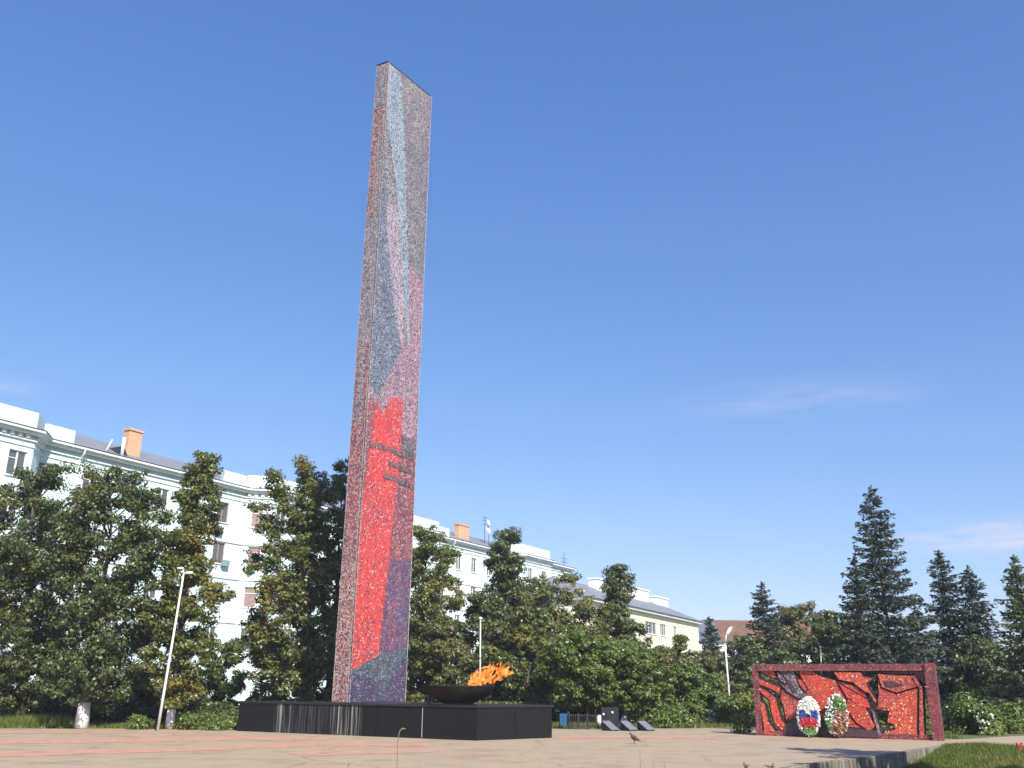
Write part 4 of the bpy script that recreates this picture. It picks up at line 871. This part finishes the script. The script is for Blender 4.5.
TR = [
 ('lime_tree', 'broad dark lime tree cut by the left edge of the photo', 22, 462, 704, 112, 38.5, 'oval', L_DARK, 11, .19, 15000, 95, .66, 20, False, .2),
 ('lime_tree', 'big dark lime tree on a thick whitewashed trunk, second from left', 104, 464, 690, 116, 36.9, 'oval', L_DARK, 12, .18, 16000, 100, .62, 83, True, .19),
 ('lime_tree', 'slim lime tree with pointed top and whitewashed trunk behind the leaning lamp', 190, 452, 694, 76, 37.2, 'spire', L_LIME, 13, .17, 12000, 85, .55, 171, True, .12),
 ('lime_tree', 'tall full lime tree with rusty patches left of the stele', 296, 460, 706, 88, 41.5, 'oval', L_LIME, 14, .19, 14500, 90, .62, 306, False, .16),
 ('lime_tree', 'tall lime tree partly hidden behind the stele', 336, 456, 700, 72, 44.0, 'oval', L_LIME, 15, .19, 11000, 75, .6, None, False, .16),
 ('lime_tree', 'lime tree with yellowing top just right of the stele', 424, 524, 700, 66, 47.5, 'oval', L_LIME, 16, .2, 10000, 70, .62, None, False, .16),
 ('maple_tree', 'short olive leaved tree behind the left side of the fire bowl', 444, 622, 706, 62, 44.5, 'dome', L_OLIVE, 17, .19, 6500, 42, .55, None, False, .12),
 ('maple_tree', 'tall open crowned tree rising behind the flame, topmost of the middle group', 506, 530, 690, 78, 54.0, 'spire', L_DARK, 18, .22, 9000, 70, .68, None, False, .17),
 ('maple_tree', 'round topped tree in front of the pale block right end', 552, 572, 704, 84, 58.0, 'oval', L_LIME, 19, .23, 10500, 70, .75, None, False, .17),
 ('maple_tree', 'yellow topped middle tree directly right of the flame', 528, 606, 712, 62, 46.5, 'oval', L_LIME, 20, .19, 8500, 55, .58, None, False, .14),
 ('maple_tree', 'dark leafy tree between thin lamp post and flame', 484, 592, 706, 58, 48.5, 'oval', L_DARK, 21, .2, 7500, 50, .58, None, False, .14),
 ('maple_tree', 'tall tree with tufted topknot in front of the cream block', 618, 563, 690, 48, 60.0, 'spire', L_DARK, 22, .23, 6500, 50, .66, None, False, .15),
 ('maple_tree', 'bushy tree left of the cream block, below the tufted treetop', 605, 604, 700, 68, 59.0, 'oval', L_LIME, 23, .23, 9000, 62, .72, None, False, .15),
 ('ash_tree', 'fresh green tree standing behind the low metal fence', 572, 628, 700, 66, 43.0, 'oval', L_LIGHT, 24, .18, 9500, 55, .58, 590, False, .12),
 ('ash_tree', 'fresh green tree on whitewashed trunk left of black stone tablet', 604, 636, 696, 54, 42.6, 'oval', L_LIGHT, 25, .17, 7500, 46, .52, 599.5, True, .10),
 ('ash_tree', 'fresh green tree on whitewashed trunk right of black stone tablet', 634, 642, 696, 58, 42.9, 'oval', L_LIGHT, 26, .17, 8000, 48, .52, 623.5, True, .10),
 ('maple_tree', 'olive brown tree in front of the cream block windows', 664, 650, 716, 60, 50.0, 'dome', L_OLIVE, 27, .2, 7500, 50, .6, None, False, .13),
 ('maple_tree', 'sparse tall tree against the right end of the cream block', 682, 634, 700, 46, 56.0, 'spire', L_LIME, 28, .2, 3600, 34, .5, None, False, .12),
 ('apple_tree', 'low spreading green tree beside the small dark stone post', 686, 662, 716, 66, 47.0, 'dome', L_LIGHT, 29, .19, 8000, 48, .56, None, False, .12),
 ('maple_tree', 'olive tree behind the bent arm lamp post', 718, 652, 722, 56, 64.0, 'oval', L_OLIVE, 30, .24, 7000, 50, .75, None, False, .14),
 ('maple_tree', 'dark bushy tree just right of the bent arm lamp post', 752, 636, 722, 50, 60.0, 'oval', L_DARK, 31, .24, 6500, 45, .7, None, False, .14),
 ('maple_tree', 'grey green tree with wispy top behind relief wall left part', 800, 600, 720, 62, 64.0, 'oval', L_OLIVE, 32, .24, 8000, 56, .72, None, False, .15),
 ('maple_tree', 'dark green tree behind the middle of the relief wall', 836, 612, 722, 62, 58.0, 'oval', L_DARK, 33, .24, 8000, 56, .72, None, False, .15),
 ('maple_tree', 'dark low tree filling the gap between the two spruce groups', 918, 640, 724, 66, 62.0, 'oval', L_DARK, 34, .24, 7000, 50, .75, None, False, .15),
 ('maple_tree', 'dark broad tree behind the bushes at the far right', 985, 640, 726, 104, 52.0, 'dome', L_DARK, 36, .22, 11000, 70, .75, None, False, .15),
 ('maple_tree', 'dark tree behind relief wall seen through its openings', 792, 648, 728, 72, 52.0, 'dome', L_DARK, 37, .22, 7500, 50, .7, None, False, .14),
 ('maple_tree', 'dark tree behind right half of the relief wall', 880, 655, 730, 70, 50.0, 'dome', L_DARK, 38, .22, 8000, 50, .7, None, False, .14),
 ('young_maple_tree', 'small bright sapling in the gap left of the black plinth', 216, 640, 724, 50, 42.5, 'oval', L_LIGHT, 39, .16, 4200, 36, .45, None, False, .05),
 ('young_maple_tree', 'light green sapling between the two whitewashed trunks at left', 138, 668, 722, 54, 43.0, 'oval', L_LIGHT, 41, .16, 4200, 36, .45, None, False, .05),
 ('young_maple_tree', 'small yellow green sapling behind the two big left trees', 58, 672, 722, 56, 45.0, 'dome', L_LIGHT, 40, .17, 5000, 36, .5, None, False, .05),
]
for a in TR: tree(*a)
SP = [('tallest dark spruce, its top highest above the relief wall', 884, 486, 722, 100, 50.0, 51), ('shorter spruce leaning against the left side of the tallest spruce', 862, 556, 722, 62, 48.0, 52),
      ('pointed spruce right of the relief wall, taller of the right pair', 950, 551, 724, 78, 54.0, 53), ('slightly lower spruce at right end of the right pair', 978, 566, 724, 74, 53.0, 54),
      ('blue grey spruce rising left above the relief wall', 766, 582, 722, 66, 61.0, 55), ('slender small spruce beside the slate roofed far building', 712, 617, 722, 40, 66.0, 56),
      ('squat spruce between the tallest spruce and the right pair', 922, 606, 724, 56, 58.0, 57)]
for a in SP: spruce(*a)
spruce('pale green larch cut by the right edge of the photo', 1026, 556, 724, 78, 46.0, 58, mat=L_LARCH, name='larch_tree', group='trees around the plaza')
# park trees beside the camera, out of frame; they cast the shade on lawn and paving
for i, (x, y, h, r_) in enumerate([(13.1, 17.4, 9.6, 2.4), (12.2, 12.6, 9.2, 2.6), (15.6, 16.4, 8.6, 2.8)]):
    tree('lime_tree', ['lime tree standing right of the lawn, farthest of its row', 'lime tree nearest the camera shading the lawn', 'lime tree at the back of the row shading the lawn'][i], 0, 0, 0, 0, 0, 'oval', L_LIME, 70+i, .22, 5200, 60, .62, None, False, .17, 'trees shading the lawn', (x, y), (2.2, h), r_)

# ------------------------------------------------------------------ bushes, hedge, grass
def bush(name, label, px, ytop, wpx, D, mat, seed, n=3500, leaf=.14, group='bushes at the plaza edge', white=False, depth=1.0, cat='bush'):
    c = at(px, 725, D); h = max(.4, at(px, ytop, D).z); rad = wpx*.5*D/F
    t = thing(name, label, cat, (c.x, D, .012), 0, group); r = np.random.default_rng(seed)
    cs, pos, nor, _b = crown_pts(0.05, h, rad, 'bush', n, min(.42, rad*.5), 26, seed)
    pos[:, 1] *= depth; pos[:, 2] = np.maximum(pos[:, 2], .04)
    b = MB()
    for k in range(9):
        e = Vector(cs[k, :3]); e.y *= depth; b.tube([(e.x*.25, e.y*.25, 0), (e.x*.6, e.y*.6, e.z*.55), e], [.025, .018, .008], 5)
    b.build('stem', BARK, t)
    leafobj('foliage', pos, nor, leaf*r.uniform(.6, 1.3, n), mat, t)
    if white:
        k = 70; sel = r.choice(n, k); leafobj('blossom', pos[sel]+np.array([0, -.12, .05]), nor[sel], .11, L_FWHITE, t, .9)
BU = [('dense dark bush touching the right post of the relief wall', 966, 699, 46, 38.5, L_LIGHT, 81, 5500, .13, False), ('yellow green rounded bush at the far right', 1003, 707, 46, 39.5, L_LIGHT, 82, 4500, .13, False),
      ('small bush with white blossom between the two right bushes', 983, 705, 14, 37.5, L_LIGHT, 83, 1100, .11, True),
      ('bright low bush behind the slanted memorial slabs', 664, 708, 50, 43.0, L_LIGHT, 84, 5000, .14, False), ('rounded green bush left of relief wall', 748, 694, 56, 44.0, L_LIGHT, 85, 5500, .15, False),
      ('wide olive bush behind the path end', 716, 693, 58, 48.0, L_LIME, 86, 5500, .16, False), ('tall green bush near the lamp with bent arm', 726, 676, 46, 52.0, L_OLIVE, 87, 4200, .17, False),
      ('low scrubby bush right of the whitewashed lamp side trunk', 205, 716, 66, 37.2, L_LIGHT, 88, 4200, .11, False), ('small scrubby bush left of the leaning lamp', 139, 721, 24, 36.9, L_LIGHT, 89, 1500, .10, False),
      ('dark bush against the left end of the plinth', 228, 708, 50, 40.5, L_DARK, 90, 4500, .14, False), ('thin weedy bush at the left foot of relief wall', 741, 714, 18, 37.6, L_LIGHT, 91, 700, .10, False),
      ('dark bush seen through the right opening of relief wall', 906, 690, 44, 41.5, L_LIME, 92, 4500, .14, False)]
for l, px, yt, wp, D, mt, sd_, n, lf, wh in BU: bush('bush', l, px, yt, wp, D, mt, sd_, n, lf, white=wh)
# clipped dark hedge under the left trees
hd = thing('hedge', 'long low dark hedge in the shade under the left trees', 'hedge', (-17, 41.0, .012), R(11))
n = 34000; r = np.random.default_rng(5); pos = np.stack([r.uniform(-9, 7.2, n), r.normal(0, .45, n), np.abs(r.uniform(0.02, 1.35, n))], 1); pos[:, 2] *= .72+.18*np.sin(pos[:, 0]*2.1)+.08*np.sin(pos[:, 0]*5.3)
leafobj('foliage', pos, r.normal(size=(n, 3))*.8+np.array([0, -.5, .7]), .13*r.uniform(.6, 1.3, n), L_DARK, hd)
b = MB()
for k in range(40): x = -8.8+.4*k; b.tube([(x, 0, 0), (x+.1, .05, .6)], [.02, .01], 5)
b.build('stem', BARK, hd)
hd2 = thing('hedge', 'low dark hedge behind the plinth right end and the blue bin', 'hedge', (1.2, 45.0, .012), R(9))
n = 16000; pos = np.stack([r.uniform(-7, 7, n), r.normal(0, .4, n), np.abs(r.uniform(0.02, .95, n))], 1); leafobj('foliage', pos, r.normal(size=(n, 3))*.8+np.array([0, -.5, .7]), .14*r.uniform(.6, 1.3, n), L_DARK, hd2)
b = MB()
for k in range(30): x = -6.8+.46*k; b.tube([(x, 0, 0), (x+.1, .05, .6)], [.02, .01], 5)
b.build('stem', BARK, hd2)
def grass(name, pts, h, n_per=5, lab=None):
    pts = np.asarray(pts); m = len(pts); base = np.repeat(pts, n_per, 0) + np.c_[rng.normal(0, .045, (m*n_per, 2)), np.zeros(m*n_per)]
    k = len(base); hh = (np.repeat(h, n_per) if hasattr(h, '__len__') else h)*rng.uniform(.45, 1.25, k); a = rng.uniform(0, 6.28, k); wv = np.stack([np.cos(a), np.sin(a), np.zeros(k)], 1)*.007*rng.uniform(.8, 1.8, k)[:, None]
    ln = rng.normal(0, .28, (k, 2))*hh[:, None]
    tip = base + np.c_[ln, hh]
    v = np.stack([base-wv, base+wv, tip], 1).reshape(-1, 3)
    me = bpy.data.meshes.new(name); me.vertices.add(3*k); me.vertices.foreach_set('co', v.ravel()); me.loops.add(3*k); me.loops.foreach_set('vertex_index', np.arange(3*k, dtype=np.int32)); me.polygons.add(k); me.polygons.foreach_set('loop_start', np.arange(0, 3*k, 3, dtype=np.int32)); me.update(calc_edges=True); me.materials.append(L_GRASS)
    o = bpy.data.objects.new(name, me); C.objects.link(o); o['kind'] = 'stuff'; o['label'] = lab; o['category'] = 'grass'; return o
# lawn blades, densest along the visible far border
n = 30000; u = rng.random(n)**1.2*15; v = rng.random(n)**1.4*9.5
def bp__(d):
    for a, c in zip(FB, FB[1:]):
        L = (c-a).length
        if d <= L: return a + (c-a)*(d/L)
        d -= L
    return FB[-1]
gp_ = [bp__(a) + EN*.2 - ET*c for a, c in zip(u, v)]
grass('lawn_grass', np.array([(p.x, p.y, lawn_z(c)-.01) for p, c in zip(gp_, v)]), .13, 5, 'sunlit and shaded lawn grass at the lower right')
n = 9000; xx = -19.5 + 10.5*rng.random(n); yy = 36.3 + (xx+18.4)*.2 + .1 + rng.random(n)**1.3*2.4
hgt = np.where(xx < -16.4, .42, .16)*rng.uniform(.5, 1.1, len(xx)); grass('verge_grass', np.stack([xx, yy, np.full(n, .012)], 1), hgt, 4, 'ragged grass verge along the plaza edge under the left trees')
n = 6000; xx = 0 + 12*rng.random(n); yy = 40.0 + xx*.25 + .2 + rng.random(n)*3.5
ok = ~((xx > 8.2) & (yy < 43.4)); xx, yy = xx[ok], yy[ok]; grass('verge_grass', np.stack([xx, yy, np.full(len(xx), .012)], 1), .2, 4, 'grass verge behind the slanted slabs')
n = 2200; xx = 9.6 + 6*rng.random(n); yy = 36.9 - (xx-9.2)*.45 + .35 + rng.random(n)*2.2; grass('verge_grass', np.stack([xx, yy, np.full(n, .012)], 1), .2, 4, 'grass verge behind the relief wall')

# ------------------------------------------------------------------ weeds in front
def stalk(label, px, ytop, D, seed, kind='grass'):
    r = random.Random(seed); p = at(px, ytop, D); gx = p.x; gz = -0.47 if gx > edge_x(D) else 0.0
    t = thing('weed_stalk', label, 'weed', (gx, D, gz), 0, 'weeds in the foreground'); H = p.z-gz
    b = MB(); tips = []
    if kind == 'grass':
        b.tube([(0, 0, 0), (.012, 0, H*.5), (-.008, 0, H*.93)], [.006, .0045, .003], 6); b.build('stem', L_WEED, t)
        b = MB(); b.tube([(-.008, 0, H*.93), (.006, 0, H*.985), (.03, 0, H), (.062, 0, H-.003)], [.003, .006, .008, .003], 6); b.build('seed_head', L_WEED, t)
    else:
        for k in range(6):
            a = r.uniform(-1, 1); hh = H*(1 if k == 0 else r.uniform(.4, .85)); e = (a*.16*(k > 0), r.uniform(-.1, .1), hh); b.tube([(0, 0, 0), (e[0]*.4, e[1]*.4, hh*.55), e], [.006, .0045, .002], 5); tips.append(e)
        b.build('stem', L_WEED, t)
        c = [(x*u + r.uniform(-.03, .03), y*u, z*u) for x, y, z in tips for u in [r.uniform(.3, 1.0) for _ in range(9)]]
        leafobj('leaf', np.array(c), rng.normal(size=(len(c), 3)), .055*rng.uniform(.5, 1.2, len(c)), L_GRASS if kind == 'leafy' else L_WEED, t, .35)
stalk('single tall grass stalk with bent seed head before the plinth', 399, 728.5, 9.0, 1)
stalk('clump of dry weeds at the bottom, left of the grass stalk', 347, 761, 12, 2, 'dry')
stalk('branching weed at the bottom below the pigeon', 640, 750, 12, 3, 'leafy')
stalk('short weed right of the branching one', 652, 759, 12, 4, 'leafy')
stalk('weed sprig at the bottom, left of the lawn edge', 665, 763, 12, 5, 'leafy')
stalk('low weed growing from paving near the lawn corner', 745, 762, 20.6, 6, 'leafy')
stalk('low weed nearest the left end of the retaining wall', 772, 763, 20.8, 7, 'leafy')

# ------------------------------------------------------------------ small things beyond the plaza
gp = ground(564, 729.0)
bn = thing('litter_bin', 'blue litter bin on a stand right of the plinth', 'litter bin', gp, R(-15))
BLUE = plain('blue enamel', (.022, .105, .23), .45, .15)
m = MB(); m.loft([[(-.13, -.11, .14), (.13, -.11, .14), (.13, .11, .14), (-.13, .11, .14)], [(-.15, -.13, .56), (.15, -.13, .56), (.15, .13, .56), (-.15, .13, .56)], [(-.14, -.12, .58), (.14, -.12, .58), (.14, .12, .58), (-.14, .12, .58)]]); m.build('bin_body', BLUE, bn)
m = MB(); m.tube([(-.17, 0, 0), (-.17, 0, .5)], .015, 6); m.tube([(.17, 0, 0), (.17, 0, .5)], .015, 6); m.build('stand', BLACKM, bn)
gp = at(557.5, 722, 44); sp_ = thing('marker_post', 'thin post banded red over white beside the plinth', 'post', (gp.x, 44, .012))
zt0, zt1, zt2 = at(557.5, 712, 44).z, at(557.5, 706, 44).z, at(557.5, 699, 44).z
m = MB(); m.tube([(0, 0, 0), (0, 0, zt0)], .05, 8); m.build('pole', BLACKM, sp_)
m = MB(); m.lathe([(.05, zt0), (.10, zt0+.01), (.10, zt1)], 10); m.build('white_band', LIMEWASH, sp_)
m = MB(); m.lathe([(.10, zt1+.003), (.16, zt1+.05), (.08, zt2), (.02, zt2+.25)], 10); m.build('red_band', plain('red paint', (.42, .03, .03), .5), sp_)
f0, f1 = ground(569, 729.2), ground(597, 729.6)
fn_ = thing('metal_fence', 'low black metal fence between blue bin and whitewashed trunk', 'fence', f0, math.atan2((f1-f0).y, (f1-f0).x)); Lf = (f1-f0).length
m = MB(); m.box(0, Lf, -.02, .02, .52, .56); m.box(0, Lf, -.02, .02, .10, .14); m.build('rail', BLACKM, fn_)
for k in range(4):
    m = MB(); x = .02+(Lf-.04)*k/3; m.box(x-.03, x+.03, -.028, .028, 0, .62); m.build('post', BLACKM, fn_)
m = MB(); k = .1
while k < Lf-.05: m.box(k-.01, k+.01, -.012, .012, .141, .519); k += .085
m.build('bars', BLACKM, fn_)
# black stone tablet
STONE = plain('polished black stone', (.022, .022, .028), .25, .3, 5)
g0 = ground(610, 730.0); D0 = g0.y+.9
tb_ = thing('stone_tablet', 'upright black stone tablet between the two whitewashed trunks', 'memorial', (at(610, 722, D0).x, D0, .012), R(-4))
zt = at(610, 707.5, D0).z
m = MB(); m.bbox(-.36, .36, -.07, .07, .1, zt, .02); m.build('tablet', STONE, tb_)
m = MB(); m.bbox(-.45, .45, -.16, .16, 0, .1, .015); m.build('base', STONE, tb_)
m = MB(); m.bbox(-.29, -.22, -.085, -.068, zt-.3, zt-.24, .004); m.bbox(.07, .14, -.085, -.068, zt-.23, zt-.16, .004); m.build('plaque', LIMEWASH, tb_)
SLABT = plain('grey slab face', (.17, .175, .21), .4, .15, 4)
def slab(label, px):
    g0 = ground(px, 731.0)
    t = thing('memorial_slab', label, 'memorial slab', g0, R(-52), 'slanted memorial slabs'); t.scale = (.84, .84, .80)
    # local x points down the slope
    m = MB(); m.extrude([(-.62, -.26, 0), (.0, -.26, 0), (.0, -.26, .05), (-.62, -.26, .42)], (0, .52, 0)); m.build('base', STONE, t)
    m = MB(); n_ = Vector((.37, 0, .62)).normalized()*.03; a = Vector((-.63, 0, .424)); c = Vector((.01, 0, .046))
    m.extrude([a+Vector((0, -.24, 0)), c+Vector((0, -.24, 0)), c+Vector((0, .24, 0)), a+Vector((0, .24, 0))], n_); m.build('inscribed_face', SLABT, t)
slab('leftmost slanted memorial slab, right below the black stone tablet', 615); slab('middle of the three slanted memorial slabs', 633.5); slab('rightmost slanted memorial slab beside the bright bush', 651)
# white topped post with dark stone, and a dark blue bin further back
g0 = at(684, 727, 45.5); t = thing('stone_post', 'small dark post with white painted head at the path end', 'post', (g0.x, 45.5, .012))
zt = at(683, 713, 45.5).z
m = MB(); m.bbox(-.16, -.01, -.09, .09, 0, zt*.72, .02); m.build('pale_side', POLE, t)
m = MB(); m.bbox(.0, .24, -.12, .12, 0, zt*.72, .02); m.build('dark_side', STONE, t)
m = MB(); m.lathe([(.09, zt*.722), (.13, zt*.80), (.10, zt*.93), (.03, zt)], 12, (-.08, 0, 0)); m.build('white_head', LIMEWASH, t, True)
g0 = at(712, 727, 46.5); t = thing('litter_bin', 'dark navy litter bin in the shade of bushes at path end', 'litter bin', (g0.x, 46.5, .012))
m = MB(); m.lathe([(.17, .08), (.23, .12), (.27, .62), (.25, .66), (.2, .66)], 16); m.build('bin_body', plain('navy enamel', (.03, .045, .14), .4), t, True)
m = MB(); m.tube([(-.2, 0, 0), (-.2, 0, .2)], .02, 6); m.tube([(.2, 0, 0), (.2, 0, .2)], .02, 6); m.build('stand', BLACKM, t)
# red kiosk roof at far left behind the trees
g0 = at(10, 700, 60); t = thing('kiosk', 'small kiosk with red roof and green walls glimpsed behind left trees', 'kiosk', (g0.x, 60, .012), R(12))
zr = at(10, 693, 60).z
m = MB(); m.box(-2.6, 2.2, 0, 3, 0, zr-.25); m.build('wall', plain('green panel', (.16, .36, .34), .6), t)
m = MB(); m.extrude([(-2.9, -.4, zr-.248), (2.5, -.4, zr-.248), (2.3, -.1, zr+.2), (-2.7, -.1, zr+.2)], (0, 3.6, 0)); m.build('roof', plain('red roof sheet', (.38, .07, .06), .6), t)
m = MB(); m.box(-1.4, .6, -.03, -.003, .8, zr-.4); m.build('window', GLASS, t)
# red folding stake at the right edge
g0 = ground(1020, 750.5); t = thing('marker_stake', 'small red V shaped stake at the right edge of the path', 'marker', (g0.x, g0.y, .0))
RP = plain('red plastic', (.45, .03, .03), .4)
for e in (-1, 1):
    m = MB(); m.tube([(0, 0, 0), (e*.07, 0, .20)], [.022, .03], 8); m.build('arm', RP, t)

# ------------------------------------------------------------------ pigeon
g0 = ground(634.5, 744.2); t = thing('pigeon', 'brown grey pigeon standing on the paving right of the plinth', 'bird', g0, R(188))
b = MB(); rings = []
# spine from tail (x<0) to head (x>0); the bird looks to its +x
for x, z, ry, rz in [(-.20, .085, .012, .008), (-.15, .10, .030, .012), (-.10, .125, .045, .030), (-.05, .15, .058, .052), (0, .175, .064, .064), (.045, .205, .058, .062), (.075, .235, .042, .046), (.092, .262, .028, .030), (.105, .285, .026, .027), (.122, .297, .025, .025), (.142, .297, .018, .018), (.152, .294, .008, .008)]:
    rings.append([(x - math.sin(a)*rz*.45, math.cos(a)*ry, z + math.sin(a)*rz) for a in [2*math.pi*k/14 for k in range(14)]])
b.loft(rings)
for e in (-1, 1): b.tube([(.01, e*.025, .13), (0, e*.028, .07), (.006, e*.03, .008)], [.014, .006, .005], 6); b.tube([(.006, e*.03, .006), (.045, e*.03, .004)], [.005, .003], 5); b.tube([(.006, e*.03, .006), (.038, e*.05, .004)], [.005, .003], 5)
PIG = plain('pigeon feathers', (.075, .05, .046), .6, .3, 14)
b.build('body', PIG, t, True)
m = MB(); m.tube([(.148, 0, .294), (.178, 0, .287)], [.006, .0015], 6); m.build('beak', BLACKM, t)
for e in (-1, 1):
    m = MB(); m.loft([[(x - math.sin(a)*.008, e*(y + .008*math.cos(a)), z + math.sin(a)*h) for a in [2*math.pi*k/8 for k in range(8)]] for x, y, z, h in ((.045, .058, .205, .03), (-.02, .064, .175, .042), (-.09, .050, .135, .03), (-.15, .03, .105, .008))]); m.build('wing', plain('wing feathers', (.06, .042, .04), .6, .3, 18), t, True)
    m = MB(); m.lathe([(.001, -.004), (.004, 0), (.001, .004)], 8, (.126, e*.024, .302)); m.build('eye', BLACKM, t)

# ------------------------------------------------------------------ thin summer haze
hm = bpy.data.materials.new('haze'); hm.use_nodes = True; hn = hm.node_tree; hn.nodes.clear()
ho = hn.nodes.new('ShaderNodeOutputMaterial'); pv = hn.nodes.new('ShaderNodeVolumePrincipled'); pv.inputs['Density'].default_value = 0.0005; pv.inputs['Color'].default_value = (.80, .88, 1.0, 1); pv.inputs['Anisotropy'].default_value = 0.0
hn.links.new(pv.outputs[0], ho.inputs['Volume'])
b = MB(); b.box(-3500, 3500, -3500, 3500, -1.6, 34); hz_ = b.build('haze', hm); hz_['kind'] = 'stuff'
scene.cycles.volume_bounces = 0
